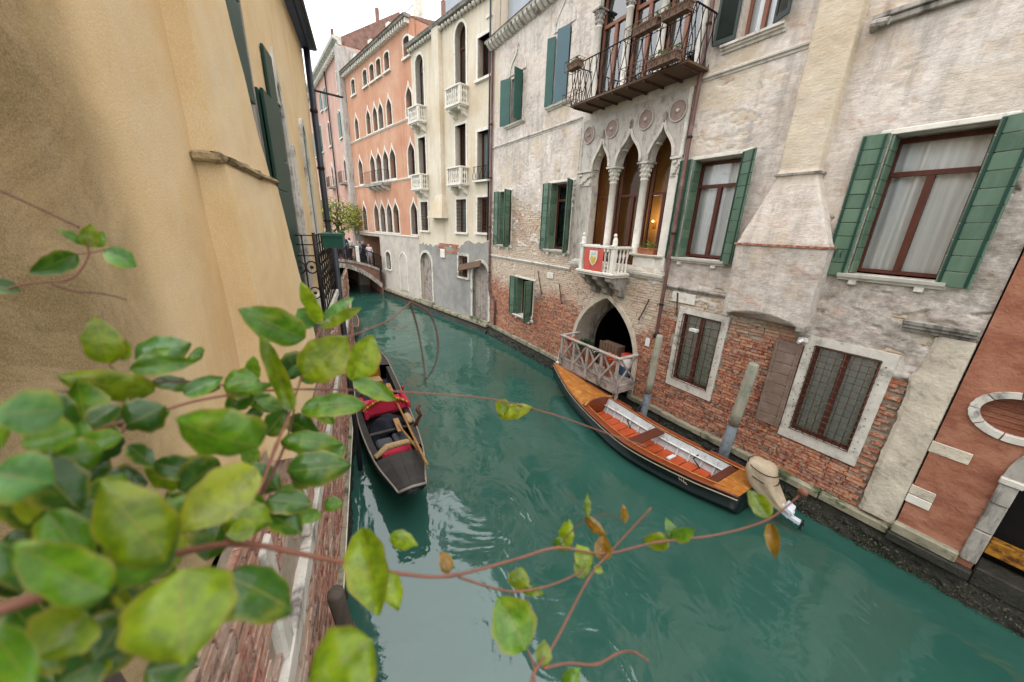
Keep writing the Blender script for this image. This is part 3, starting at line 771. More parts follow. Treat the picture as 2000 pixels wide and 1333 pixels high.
# grilled ground floor windows
for W, to, lab in ((W6, 0.13, 'barred low window between the two mooring poles'), (W7, 0.14, 'barred low window beside a brown board shutter')):
    u0, u1, z0, z1 = W; P = rect(*W)
    sur = [(u0 - to, z0 - 0.2), (u0 - to - 0.02, z1 + to), (u1 + to, z1 + to + 0.01), (u1 + to + 0.01, z0 - 0.2)]
    MB().prism(sur, -0.24, 0.035, [P]).build('stone_surround', 'stone_white', brick)
    casement(brick, u0, u1, z0, z1, -0.03, 0.05, None, True, cur='curtain_green', glass='glass_clear', amp=0.006, lab=lab)
    g = MB(); nx = 9 if W is W7 else 6; nz_ = 15 if W is W7 else 10
    for i in range(nx):
        u = u0 + 0.01 + (u1 - u0 - 0.02) * i / (nx - 1); g.tube([(u, 0.05, z0 + 0.01), (u + random.uniform(-.008, .008), 0.055, (z0 + z1) / 2), (u, 0.05, z1 - 0.01)], 0.008, 6)
    for i in range(nz_):
        z = z0 + 0.02 + (z1 - z0 - 0.04) * i / (nz_ - 1); g.tube([(u0 - 0.01, 0.062, z), ((u0 + u1) / 2, 0.066, z + random.uniform(-.01, .01)), (u1 + 0.01, 0.062, z)], 0.0075, 6)
    g.build('window_grille', 'iron_rust', brick, smooth=True)
    hl = MB()
    for sx in (u0 - to * 0.45, u1 + to * 0.45):
        z = z0 + 0.05
        while z < z1 - 0.05:
            hl.ball((sx + random.uniform(-.02, .02), 0.033, z), random.uniform(0.007, 0.014), 4); z += random.uniform(0.07, 0.2)
    hl.build('surround_pitting', 'iron_rust', brick)
shutter(brick, 2.34, 0.06, 1.4, 3.14, 0.42, R_(5), 8, 'wood_brown_board', lab='brown weathered board shutter of the barred window', bmat='wood_brown_board')
MB().box(2.3, 2.42, 0.03, 0.12, 3.2, 3.27).tube([(2.36, 0.12, 3.24), (2.38, 0.22, 3.2)], 0.03, 8).build('wall_camera', 'white_paint', brick, bevel=0)
MB().box(4.28, 4.46, 0.09, 0.19, 2.86, 2.92).tube([(4.37, 0.14, 2.89), (4.37, 0.06, 2.8)], 0.015, 6).build('hanging_lamp', 'white_paint', brick)

# plastered flue
def flue_sec(z):
    pts = [(3.45, 2.33, 3.74, 0.36), (4.85, 2.31, 3.74, 0.38), (5.98, 2.78, 3.38, 0.24), (6.05, 2.76, 3.40, 0.26), (6.10, 2.80, 3.38, 0.23), (12.6, 2.80, 3.38, 0.23)]
    zz = [p[0] for p in pts]; return [np.interp(z, zz, [p[k] for p in pts]) for k in (1, 2, 3)]
def flue(parent, z0, z1, name, mat, step=0.05):
    zs = np.arange(z0, z1 + 1e-6, step); V = []; n1, n2 = 5, 22; m_ = 2 * n1 + n2 + 1; G = []; OC = []
    for z in zs:
        a, b, d = flue_sec(z); row = []
        for i in range(n1): row.append((a, d * i / n1))
        for i in range(n2): row.append((a + (b - a) * i / n2, d))
        for i in range(n1 + 1): row.append((b, d * (1 - i / n1)))
        for (u, y) in row:
            k = float((fbm(u * 2.6 + y, z * 2.6, 61, 4) - 0.5) * 0.035 + (fbm(u * 14 + y, z * 14, 62, 2) - 0.5) * 0.01)
            zz = z
            if z < 4.0 and z0 < 3.5:
                t = (u - a) / (b - a); zz = z + (4.0 - z) / 0.55 * (0.16 * math.sin(PI * t) + 0.0 * t)
            V.append((u + k * (1 if u > 3 else -1) * 0.4, y + (k if y > 0.02 else 0), zz)); G.append(0.6 if z < 4.9 else 0.15); OC.append(float(sstep(5.6, 6.4, z)) * 0.85)
    m_ = len(row); F = []
    for i in range(len(zs) - 1):
        for j in range(m_ - 1): F.append((i * m_ + j, i * m_ + j + 1, (i + 1) * m_ + j + 1, (i + 1) * m_ + j))
    if z0 < 3.5: F.append(tuple(range(m_)))
    me = bpy.data.meshes.new(name); me.from_pydata(V, [], F)
    float_attr(me, 'grime', G); float_attr(me, 'ochre', OC); me.materials.append(MAT[mat])
    bm = bmesh.new(); bm.from_mesh(me); bmesh.ops.recalc_face_normals(bm, faces=bm.faces); bm.to_mesh(me); bm.free()
    me.polygons.foreach_set('use_smooth', [True] * len(me.polygons)); return link(name, me, parent)
fl = flue(brick, 3.45, 12.5, 'flue', 'plaster_old')
MB().box(2.29, 3.77, 0.0, 0.405, 4.84, 4.875).build('flue_course', 'brick_old', fl); MB().box(2.74, 3.42, 0.0, 0.275, 6.03, 6.065).build('flue_course', 'stone_grey', fl)
MB().box(2.32, 2.44, 0.0, 0.36, 3.4, 3.52).box(3.63, 3.75, 0.0, 0.36, 3.4, 3.52).build('flue_bracket', 'stone_grey', fl, bevel=0.02)
MB().tube([(2.66, 0.02, 7.98), (2.62, 0.2, 7.99), (2.45, 0.22, 7.96)], 0.05, 8).build('pipe_stub', 'stone_grey', brick)

# string courses and cornice
moulding('string_course', brick, 8.98, 14.7, 3.80, STRING, 'stone_white'); moulding('string_course', brick, 3.74, 5.44, 3.80, STRING, 'stone_grey')
moulding('string_course', brick, 9.0, 14.7, 8.17, STRING, 'stone_white'); moulding('string_course', brick, 3.4, 5.3, 8.12, STRING, 'stone_white')
moulding('string_course', brick, 0.52, 1.24, 3.89, [(-.02, -.17), (.05, -.17), (.06, -.12), (.1, -.11), (.1, -.07), (.13, -.06), (.14, -.01), (-.02, 0.0)], 'stone_grey')
moulding('cornice', brick, UR, 14.8, 11.78, [(-.02, -.02), (.3, -.02), (.32, .05), (-.02, .06)], 'stone_white')
cb = MB().prism([(0, 0.0), (0, 0.24), (0.3, 0.24), (0.28, 0.15), (0.12, 0.02)], -0.07, 0.07, back=True).xform(Matrix.Rotation(PI / 2, 4, 'Z') @ Matrix.Translation((0, 0, 0))).mesh('corbel', 'stone_white')
u = 14.6
while u > 9.0: link('corbel', cb, brick, (u, 0, 11.52)); u -= 0.24
MB().box(8.5, 14.7, -1.6, -0.7, 11.8, 16.0).build('grey_parapet', 'block_grey', brick)
# ------------------------------------------------------------------ pointed arcade of the main floor
OPEN = [(7.76, 8.34), (6.70, 7.46), (5.77, 6.42)]
# outline runs: left bottom, up, across, down, then back along the three arches
o2 = [(TRI[0], 6.66), (TRI[0], TRI[3]), (TRI[1], TRI[3]), (TRI[1], 6.66)]
for (a, b), z in zip(OPEN, (7.38, 7.44, 7.40)):
    o2 += [(b, 6.66)] + arc_pts(a, b, 6.70, z, 'ogee', 12)[::-1] + [(a, 6.66)]
arcade = MB().prism(o2, -0.24, 0.035).build('arcade_panel', 'stone_arcade', brick)
for (a, b), z in zip(OPEN, (7.38, 7.44, 7.40)):
    I = arc_pts(a, b, 6.70, z, 'ogee', 12); O = grow([(a, 6.5)] + I + [(b, 6.5)], 0.075)[1:-1]
    MB().prism(O + I[::-1], 0.0, 0.065).build('arch_moulding', 'stone_white', arcade)
    c = (a + b) / 2
    for sgn in (-1, 1):   # cusps that make the trefoil
        e = a if sgn < 0 else b
        MB().prism([(e, 6.98), (e - sgn * 0.03, 7.13), (e - sgn * 0.14, 7.10), (e - sgn * 0.17, 7.04), (e - sgn * 0.1, 7.03)], -0.2, -0.02, back=True).build('cusp', 'stone_white', arcade)
    MB().lathe([(0, 0), (0.03, 0.01), (0.05, 0.06), (0.03, 0.1), (0.055, 0.14), (0.03, 0.2), (0.0, 0.24)], 8, (c, 0.05, z + 0.04)).build('finial', 'stone_grey', arcade, smooth=True)
ry = Matrix.Rotation(-PI / 2, 4, 'X')
for uc in (8.61, 7.74, 6.64, 5.77):
    r_ = MB().lathe([(0.0, 0.02), (0.2, 0.02), (0.2, 0.0)], 28, M=Matrix.Translation((uc, 0.04, 7.61)) @ ry).build('roundel', 'porphyry', arcade)
    MB().lathe([(0.2, 0.0), (0.2, 0.035), (0.225, 0.035), (0.225, 0.0)], 28, M=Matrix.Translation((uc, 0.04, 7.61)) @ ry).build('rim', 'stone_arcade', r_)
    MB().ball((uc, 0.07, 7.61), 0.045, 6).build('boss', 'stone_white', r_, smooth=True)
for uc in (7.61, 6.56): column('column', brick, uc, -0.10, 4.42, 6.25, 6.68, 0.10, 'stone_clean')
# end piers with half capitals
for a, b in ((8.34, 8.98), (5.47, 5.77)):
    p = MB().box(a, b - 0.12 if b > 8 else b, -0.24, 0.0, 4.1, 6.26); p.box(b - 0.12, b, -0.1, 0.05, 4.1, 8.0) if b > 8 else p.box(a, a + 0.1, -0.1, 0.05, 4.1, 8.0)
    q = p.build('pier', 'stone_arcade' if b > 8 else 'stone_clean', brick)
    k = MB(); k.box(a, b, -0.24, 0.09, 6.63, 6.68); k.box(a + 0.02, b - 0.12 if b > 8 else b - 0.02, -0.24, 0.03, 6.26, 6.63)
    for i in range(14):
        k.ball((a + 0.05 + (b - a - 0.15) * ((i * 0.37) % 1), 0.05, 6.32 + 0.26 * ((i * 0.61) % 1)), 0.04, 4)
    k.build('capital', 'stone_white', q)
    dn = MB().box(-0.012, 0.012, 0.05, 0.065, 0, 0.04).mesh('dentil', 'stone_white')
    for i in range(62): link('dentil', dn, q, (b - 0.012 if b > 8 else a + 0.012, 0, 4.15 + i * 0.06))
# sill wall of the arcade and the wooden glazing behind it
MB().box(TRI[0], TRI[1], -0.24, 0.02, 4.02, 4.12).build('arcade_sill', 'stone_clean', brick, bevel=0.01)
MB().box(5.775, 6.5, -0.2, 0.006, 4.121, 4.40).build('arcade_sill', 'stone_clean', brick, bevel=0.01)
moulding('arcade_sill', brick, 5.55, 6.52, 4.46, [(-.2, -.06), (.05, -.06), (.08, -.02), (.08, 0), (-.2, 0)], 'stone_clean')
moulding('string_course', brick, 5.44, 8.98, 4.0, [(-.02, -.14), (.05, -.14), (.06, -.08), (.1, -.07), (.11, 0), (-.02, 0.01)], 'stone_white')
for i, ((a, b), z0) in enumerate(zip(OPEN, (4.12, 4.12, 4.46))):
    casement(brick, a - 0.1, b + 0.1, z0, 7.42, -0.36, 0.055, 5.95, True, cur=None, glass='glass_soft', back=2.2, lab='tall brown framed window of the pointed arcade, %s' % ('left', 'middle', 'right')[i])
room = MB(); room.add([(5.2, -2.3, 4.0), (9.2, -2.3, 4.0), (9.2, -2.3, 7.8), (5.2, -2.3, 7.8)], [(0, 1, 2, 3)])
room.add([(5.2, -.45, 4.0), (5.2, -2.3, 4.0), (5.2, -2.3, 7.8), (5.2, -.45, 7.8)], [(0, 1, 2, 3)]); room.add([(9.2, -.45, 4.0), (9.2, -2.3, 4.0), (9.2, -2.3, 7.8), (9.2, -.45, 7.8)], [(0, 1, 2, 3)])
room.add([(5.2, -.45, 4.0), (9.2, -.45, 4.0), (9.2, -2.3, 4.0), (5.2, -2.3, 4.0)], [(0, 1, 2, 3)])
room.build('room', 'room_wall', brick)
for a, b in ((8.25, 8.5), (7.35, 7.6)): curtain(brick, a, b, 4.15, 6.9, -1.2, 'curtain_warm', 0.03, 3)
for uc in (7.42, 7.72):
    lm = MB().ball((uc, -2.18, 5.35), 0.035, 6).build('wall_lamp', 'bulb', brick)
    MB().box(uc - 0.05, uc + 0.05, -2.29, -2.25, 5.15, 5.35).build('lamp_bracket', 'gold', lm)
ld = bpy.data.lights.new('room_lamp_light', 'POINT'); ld.energy = 26; ld.color = (1.0, 0.7, 0.36); ld.shadow_soft_size = 0.1
link('room_lamp_light', ld, brick, (7.55, -1.85, 5.4))

# small stone balcony in front of the arcade
bal = MB().box(6.48, 7.90, 0.02, 0.76, 3.86, 3.93).box(6.52, 7.86, 0.02, 0.72, 3.80, 3.859).build('balcony_slab', 'stone_clean', brick, bevel=0.012)
def stone_rail(parent, u0, u1, y0, y1, z0, z1, n, nside, mat='stone_clean', solid=True, r=0.035):
    """corner posts, handrail and turned balusters on three sides"""
    for u in (u0, u1): MB().box(u - 0.06, u + 0.06, y1 - 0.06, y1 + 0.06, z0, z1 - 0.07).build('corner_post', mat, parent, bevel=0.008)
    h = MB(); h.box(u0 - 0.07, u1 + 0.07, y1 - 0.075, y1 + 0.075, z1 - 0.069, z1)
    for u in (u0, u1): h.box(u - 0.07, u + 0.07, y0, y1 - 0.076, z1 - 0.068, z1 - 0.001)
    h.build('handrail', mat, parent, bevel=0.01)
    H_ = z1 - z0 - 0.07; pr = [(r * .9, 0), (r * .9, H_ * .06), (r * .5, H_ * .1), (r * 1.15, H_ * .27), (r * .6, H_ * .45), (r * .75, H_ * .5), (r * .6, H_ * .55), (r * 1.15, H_ * .73), (r * .5, H_ * .9), (r * .9, H_ * .94), (r * .9, H_)]
    bm_ = MB().lathe(pr, 8).mesh('baluster', mat, True)
    for i in range(n): link('baluster', bm_, parent, (u0 + (u1 - u0) * (i + 1) / (n + 1), y1, z0))
    for u in (u0, u1):
        for i in range(nside): link('baluster', bm_, parent, (u, y0 + (y1 - y0) * (i + 0.7) / (nside + 0.4), z0))
stone_rail(bal, 6.60, 7.78, 0.03, 0.64, 3.93, 4.62, 7, 4)
for a in (6.7, 7.2, 7.68):
    MB().prism([(0.0, 3.799), (0.68, 3.799), (0.66, 3.70), (0.5, 3.62), (0.42, 3.5), (0.25, 3.42), (0.2, 3.28), (0.0, 3.18)], -0.1, 0.1, back=True).xform(Matrix.Translation((a, 0, 0)) @ Matrix.Rotation(PI / 2, 4, 'Z')).build('console', 'stone_grey', bal, bevel=0.01)
# banner, statues
fb = MB(); V = []; n = 18
for i in range(n + 1):
    for k in range(13):
        t = i / n; q = k / 12; V.append((6.87 + 0.72 * t + 0.01 * math.sin(q * 5), 0.725 + 0.012 * math.sin(t * 14 + q * 2) * q + 0.012, 4.55 - 0.62 * q - 0.02 * math.sin(t * PI)))
fb.add(V, [(i * 13 + k, (i + 1) * 13 + k, (i + 1) * 13 + k + 1, i * 13 + k + 1) for i in range(n) for k in range(12)])
flag = thing('banner', 'red cloth banner with pale shield hung on the small stone balcony', 'banner', (XB, 0, 0), PI / 2)
fo = fb.build('cloth', 'flag_red', flag, smooth=True)
sh = [(7.08, 4.48), (7.38, 4.48), (7.38, 4.25), (7.33, 4.15), (7.23, 4.07), (7.13, 4.15), (7.08, 4.25)]
MB().prism([(p[0] * 1.0, p[1]) for p in sh], 0.745, 0.756).build('shield', 'flag_white', flag)
MB().prism([(7.12, 4.27), (7.16, 4.34), (7.22, 4.28), (7.28, 4.36), (7.34, 4.27), (7.30, 4.17), (7.23, 4.11), (7.16, 4.17)], 0.745, 0.760).build('shield_device', 'flag_yellow', flag)
MB().prism([(7.14, 4.37), (7.17, 4.45), (7.22, 4.39), (7.28, 4.44), (7.32, 4.37)], 0.745, 0.759).build('shield_device', 'flag_blue', flag)
fr = MB()
for i in range(12): fr.box(6.94 + i * 0.05, 6.965 + i * 0.05, 0.735, 0.742, 3.86, 3.925)
fr.build('fringe', 'flag_white', flag)
for uc, rz, nm in ((7.78, 0.4, 'left'), (6.60, -0.3, 'right')):
    s = MB(); s.lathe([(0.05, 0), (0.055, 0.03), (0.045, 0.035), (0.05, 0.09), (0.042, 0.14), (0.026, 0.17)], 10)
    s.ball((0, 0.01, 0.2), 0.034, 6, sz=1.15); s.tube([(0.03, 0.03, 0.02), (0.035, 0.06, 0.0), (0.035, 0.08, 0.01)], 0.016, 6); s.tube([(-0.03, 0.03, 0.02), (-0.035, 0.06, 0.0), (-0.035, 0.08, 0.01)], 0.016, 6)
    o = s.build('statuette', 'stone_clean', None, smooth=True, loc=(XB - 0.64, uc, 4.62), rotz=PI / 2 + rz)
    o.scale = (1.35, 1.35, 1.35); tag(o, 'small seated stone figure on the %s corner of the bannered balcony' % nm, 'statue', 'figures on the stone balcony')

def flower_box(name, label, W, D, H_, loc, rotz, mat, leafm, nl, group=None, spread=0.16, flow=None):
    t = thing(name, label, 'flower box', loc, rotz, group)
    b = MB(); b.prism([(-W / 2 + .02, 0), (-W / 2, H_), (W / 2, H_), (W / 2 - .02, 0)], -D / 2, D / 2, back=True); b.box(-W / 2 - .012, W / 2 + .012, -D / 2 - .012, D / 2 + .012, H_ - .03, H_ + .002)
    b.build('trough', mat, t)
    l = MB()
    for i in range(nl):
        p = Vector((random.uniform(-W / 2, W / 2), random.uniform(-D / 2, D / 2) * 1.5, H_ + abs(random.gauss(0, spread * 0.5)))); s = random.uniform(.02, .045)
        leafquad(l, p, s)
    tag(l.build('foliage', leafm, t, smooth=None), kind='stuff')
    if flow:
        l = MB()
        for i in range(nl // 3): leafquad(l, Vector((random.uniform(-W / 2, W / 2), random.uniform(-D / 2, D / 2) * 1.6, H_ + abs(random.gauss(spread * .3, spread * .4)))), 0.025)
        tag(l.build('flowers', flow, t, smooth=None), kind='stuff')
    return t
def leafquad(mb, p, s, r=random):
    a = Vector((r.gauss(0, 1), r.gauss(0, 1), r.gauss(0, 1))).normalized(); b = a.orthogonal().normalized(); c = a.cross(b)
    q = r.uniform(0, 2 * PI); d = b * math.cos(q) + c * math.sin(q); e = a.cross(d)
    mb.add([p - d * s, p - e * s * .5 + a * s * .15, p + d * s, p + e * s * .5 + a * s * .15], [(0, 1, 2), (0, 2, 3)])
flower_box('flower_box', 'clay flower box with green plant on the right arcade sill', 0.5, 0.16, 0.15, (XB + 0.03, 6.1, 4.465), PI / 2, 'pot_clay', 'plant_green', 90)

# ------------------------------------------------------------------ upper floor: tall glazed doors and the iron balcony
qc = [(8.62, 7.66), (7.54, 6.62), (6.50, 5.58)]
for i, (b, a) in enumerate(qc):
    casement(brick, a, b, 8.3, 11.1, -0.13, 0.065, 10.15, True, 'wood_orange', cur=None, glass='glass_sky', back=0.5, lab='tall glazed door behind the iron balcony, %s' % ('left', 'middle', 'right')[i])
for uc in (8.66, 7.60, 6.56, 5.52): column('column', brick, uc, 0.0, 8.3, 10.15, 10.55, 0.09, 'stone_clean', 'stone_grey')
for i, (b, a) in enumerate(qc):
    I = arc_pts(a, b, 10.55, 11.2, 'round', 10); 
    MB().prism(grow([(a, 10.4)] + I + [(b, 10.4)], 0.1)[1:-1] + I[::-1], -0.05, 0.07).build('arch_moulding', 'stone_white', brick)
MB().box(5.42, 8.75, -0.22, -0.02, 11.15, 11.3).build('lintel', 'stone_white', brick)
ib = MB().box(5.22, 8.72, 0.02, 0.74, 8.20, 8.235)
slab = ib.build('balcony_slab', 'crate_wood', brick)
for i in range(8):
    uq = 5.35 + i * 0.465; MB().bar((uq, 0.02, 8.17), (uq, 0.72, 8.17), 0.035, 0.05).build('support_bar', 'iron_rust', slab)
for i in range(7):
    uq = 5.36 + i * 0.465; MB().box(uq + 0.02, uq + 0.43, 0.04, 0.72, 8.188, 8.199).build('soffit_board', 'crate_wood', slab)
def iron_panel(parent, P0, P1, z0, z1, n, r=0.007, style=0):
    P0 = Vector(P0); P1 = Vector(P1); b = MB(); d = P1 - P0
    b.bar((P0.x, P0.y, z1), (P1.x, P1.y, z1), 0.035, 0.014); b.bar((P0.x, P0.y, z0), (P1.x, P1.y, z0), 0.02, 0.012)
    for i in range(n + 1):
        p = P0 + d * i / n; H_ = z1 - z0; e = d.normalized()
        if style == 0:
            pts = []
            for k in range(9):
                t = k / 8; q = p + e * 0.05 * math.sin(t * 2 * PI) * (1 if i % 2 else -1); pts.append((q.x, q.y, z0 + H_ * t))
        else: pts = [(p.x, p.y, z0), (p.x, p.y, z1)]
        b.tube(pts, r, 5)
    return b.build('iron_railing', 'iron_dark', parent, smooth=True)
zr = 9.16
iron_panel(slab, (5.25, 0.72), (8.70, 0.72), 8.25, zr, 30, .011); iron_panel(slab, (5.25, 0.03), (5.25, 0.72), 8.25, zr, 7, .011); iron_panel(slab, (8.70, 0.03), (8.70, 0.72), 8.25, zr, 7, .011)
def basket(parent, u0, u1, y0, y1, z0, z1):
    b = MB()
    for z in (z0, z1): b.tube([(u0, y0, z), (u1, y0, z), (u1, y1, z), (u0, y1, z)], 0.008, 5, closed=True)
    n = max(2, int((u1 - u0) / 0.14))
    for i in range(n + 1):
        u = u0 + (u1 - u0) * i / n
        b.tube([(u, y0, z0), (u, y1, z0), (u, y1, z1)], 0.006, 5)
        if i < n: b.tube([(u, y1, z0), (u + 0.035, y1 + .001, z0 + (z1 - z0) * .7), (u + 0.07, y1, z0 + (z1 - z0) * .3), (u + 0.1, y1, z1)], 0.005, 4)
    return b.build('planter_basket', 'iron_rust', parent, smooth=True)
basket(slab, 5.2, 6.75, 0.74, 0.98, 8.98, 9.2); basket(slab, 8.25, 8.78, 0.74, 0.98, 8.98, 9.2)
basket(slab, 5.2, 6.75, 0.74, 0.98, 8.24, 8.46); basket(slab, 8.25, 8.78, 0.74, 0.98, 8.24, 8.46)
for nm, uc, W_, zz in (('upper right, first', 5.55, 0.6, 9.0), ('upper right, second', 6.25, 0.62, 9.0), ('upper left', 8.5, 0.46, 9.0), ('lower right', 5.7, 0.7, 8.26)):
    flower_box('flower_box', 'clay trough in the iron balcony basket, %s' % nm, W_, 0.17, 0.15, (XB - 0.86, uc, zz), PI / 2, 'planter_brown', 'plant_green', 40 if zz > 8.9 else 130, 'troughs on the iron balcony', 0.1)

# ------------------------------------------------------------------ water gate
I = arch_poly(5.98, 8.45, 0.5, 1.45, 3.12, 'point', 14)
gate = MB().prism(grow(I, 0.13, 0.5), -0.62, 0.05, [I]).build('gate_arch', 'stone_pale_worn', brick)
I2 = arch_poly(6.04, 8.39, 0.5, 1.45, 3.05, 'point', 14)
MB().prism(grow(I2, 0.2, 0.5), -0.75, -0.58, [arch_poly(6.16, 8.27, 0.5, 1.45, 2.9, 'point', 14)]).build('inner_arch', 'stone_grey', gate)
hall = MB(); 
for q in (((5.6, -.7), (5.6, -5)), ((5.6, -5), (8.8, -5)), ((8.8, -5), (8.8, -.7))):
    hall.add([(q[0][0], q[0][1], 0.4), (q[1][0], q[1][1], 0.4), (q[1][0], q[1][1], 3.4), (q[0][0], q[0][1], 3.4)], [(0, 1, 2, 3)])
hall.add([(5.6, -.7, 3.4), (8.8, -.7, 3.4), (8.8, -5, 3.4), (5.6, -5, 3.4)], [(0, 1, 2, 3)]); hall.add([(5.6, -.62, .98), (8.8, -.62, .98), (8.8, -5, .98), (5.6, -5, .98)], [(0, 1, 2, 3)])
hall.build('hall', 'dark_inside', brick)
MB().box(6.55, 6.67, -1.2, -1.08, 1.0, 3.2).build('hall_post', 'stone_pale_worn', brick)

# pilaster at the right corner, pipes, ties, plates
pl = MB(); V = []; F = []; nzz = 44; nuu = 8
for i in range(nzz + 1):
    z = 0.6 + 3.12 * i / nzz
    a = np.interp(z, [0.6, 2.75, 3.0, 3.4, 3.72], [0.92, 0.93, 1.0, 0.9, 0.86]); 
    for k in range(nuu + 1):
        u = 0.505 + (a - 0.505) * k / nuu; rag = float(fbm(z * 4, 1.3, 77, 4) - .5) * 0.10 if k == nuu else 0
        V.append((u + rag, 0.06 + float(fbm(u * 5, z * 5, 71, 4) - .5) * 0.022 - (0.03 if k == nuu else 0), z))
F = [(i * (nuu + 1) + k, i * (nuu + 1) + k + 1, (i + 1) * (nuu + 1) + k + 1, (i + 1) * (nuu + 1) + k) for i in range(nzz) for k in range(nuu)]
pl.add(V, F); pl.box(0.52, 0.88, -0.05, 0.035, 0.6, 3.7); pl.build('corner_pilaster', 'stone_pale_worn', brick)
def pipe(parent, pts, r, mat, clips=()):
    o = MB().tube(pts, r, 10).build('drainpipe', mat, parent, smooth=True)
    for z in clips: MB().lathe([(r * 1.05, -.02), (r * 1.3, -.02), (r * 1.3, .02), (r * 1.05, .02)], 10, (pts[0][0], pts[0][1], z)).build('pipe_clip', 'iron_dark', o)
    return o
pipe(brick, [(5.33, 0.12, 12), (5.33, 0.12, 2.6), (5.32, 0.12, 2.45)], 0.045, 'pipe_brown', (3.3, 5.0, 7.0, 9.0, 11.0))
MB().lathe([(0.05, 0), (0.08, 0.02), (0.08, 0.1), (0.05, 0.14)], 10, (5.32, 0.12, 2.42)).build('pipe_shoe', 'iron_dark', brick, smooth=True)
pipe(brick, [(14.5, 0.1, 11.5), (14.5, 0.1, 2.2), (14.4, 0.1, 1.95), (14.05, 0.08, 1.75), (13.95, 0.08, 1.6), (13.95, 0.08, 0.6)], 0.05, 'pipe_brown', (3, 5, 7, 9))
for (a, za, b, zb) in ((10.75, 3.5, 10.45, 2.7), (9.45, 3.2, 9.25, 2.55), (5.75, 3.35, 5.98, 2.75), (5.0, 3.65, 4.92, 3.1)):
    MB().bar((a, 0.05, za), (b, 0.05, zb), 0.03, 0.02, (0, 1, 0)).ball((b, 0.05, zb), 0.025, 4).build('wall_tie', 'iron_rust', brick)
MB().box(5.55, 5.68, 0.02, 0.04, 2.1, 2.32).build('notice', 'paper_white', brick)
MB().box(9.85, 10.2, 0.0, 0.035, 3.3, 3.52).build('stone_plate', 'stone_clean', brick, bevel=0.01); MB().box(4.55, 5.15, 0.0, 0.035, 3.42, 3.66).build('stone_plate', 'stone_clean', brick, bevel=0.01)

# ------------------------------------------------------------------ plinth and weedy footing of the right bank
bank = thing('canal_footing', 'weedy dark stone footing with pale ledge blocks below the brick house', 'bank', (XB, 0, 0), PI / 2)
u = 0.52; i = 0
while u < 14.6:
    L_ = random.uniform(0.85, 1.25)
    if u + L_ > 14.6: L_ = 14.7 - u
    if not (5.6 < u + L_ / 2 < 8.5):
        MB().box(u, u + L_ - 0.012, -0.03, 0.12 + random.uniform(-.012, .012), 0.40, 0.545 + random.uniform(-.008, .008)).build('ledge_stone', 'ledge_stone', bank, bevel=0.015)
    u += L_
def weedy(name, parent, u0, u1, zt, seed, out=0.2, mat='stone_dark_wet'):
    V = []; us = np.arange(u0, u1, 0.035); zs = np.linspace(-0.25, zt, 22)
    U, Z = np.meshgrid(us, zs); Y = 0.05 + out * sstep(zt, -0.05, Z) * (0.35 + 0.9 * fbm(U * 1.7, Z * 3, seed, 4)) + (fbm(U * 9, Z * 12, seed + 3, 3) - .5) * 0.10 * sstep(zt, zt - 0.2, Z)
    co = np.stack([U, Y, Z], -1).reshape(-1, 3); nu = len(us)
    F = [(j * nu + i, j * nu + i + 1, (j + 1) * nu + i + 1, (j + 1) * nu + i) for j in range(len(zs) - 1) for i in range(nu - 1)]
    b = MB(); b.add([tuple(p) for p in co], F); return b.build(name, mat, parent, smooth=True)
weedy('footing', bank, 0.3, 14.75, 0.42, 80, 0.13)
mus = MB(); rm = random.Random(5)
for i in range(2600):
    u = rm.uniform(-1.0, 14.5) if rm.random() < .4 else rm.uniform(-1.2, 5.5); z = rm.uniform(0.0, 0.3); leafquad(mus, Vector((u, 0.09 + (0.32 - z) * 0.33 + rm.uniform(-.02, .05), z)), rm.uniform(.012, .03), rm)
simple('mussel', '4a4836', '23261b', 60, 0.6, 0)
tag(mus.build('mussels', 'mussel', bank, smooth=None), kind='stuff')

# ------------------------------------------------------------------ terracotta house at the right edge
ter = thing('terracotta_house', 'terracotta plastered house with a round stone vent at the right edge', 'house', (XB, 0, 0), PI / 2)
dj = [(-0.33, 0.4), (-0.33, 1.9), (-0.36, 2.1), (-0.5, 2.55), (-0.9, 2.95), (-1.5, 3.1), (-2.6, 3.1), (-2.6, 0.4)]
oc = [(-0.09 + 0.34 * math.cos(a), 2.86 + 0.27 * math.sin(a)) for a in [2 * PI * i / 32 for i in range(32)]]
MB().prism([(0.48, 0.4), (0.48, 12), (-6, 12), (-6, 0.4)], -0.4, 0.05, [dj, oc]).build('wall', 'terra_plaster', ter)
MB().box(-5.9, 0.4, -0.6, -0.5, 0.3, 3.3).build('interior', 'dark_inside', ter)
shell(ter, -6, 0.47, 12, 7, 'terra_plaster', y0=-0.3)
segs = []
for i in range(9):   # ring of stones round the vent
    a0, a1 = 2 * PI * i / 9 + 0.02, 2 * PI * (i + 1) / 9 - 0.02; n = 6
    o = [(-0.09 + (0.42 + 0.006 * (k % 2)) * math.cos(a0 + (a1 - a0) * k / n), 2.86 + 0.345 * math.sin(a0 + (a1 - a0) * k / n)) for k in range(n + 1)]
    q = [(-0.09 + 0.33 * math.cos(a0 + (a1 - a0) * k / n), 2.86 + 0.26 * math.sin(a0 + (a1 - a0) * k / n)) for k in range(n, -1, -1)]
    MB().prism(o + q, -0.02, 0.085, back=True).build('vent_stone', 'stone_white', ter)
MB().box(-0.45, 0.3, -0.12, -0.08, 2.55, 3.2).build('vent_fill', 'terra_plaster', ter)
for i in range(5): MB().box(-0.42, 0.25, -0.08, -0.055, 2.68 + i * 0.075, 2.69 + i * 0.075).build('vent_slat', 'terra_plaster', ter)
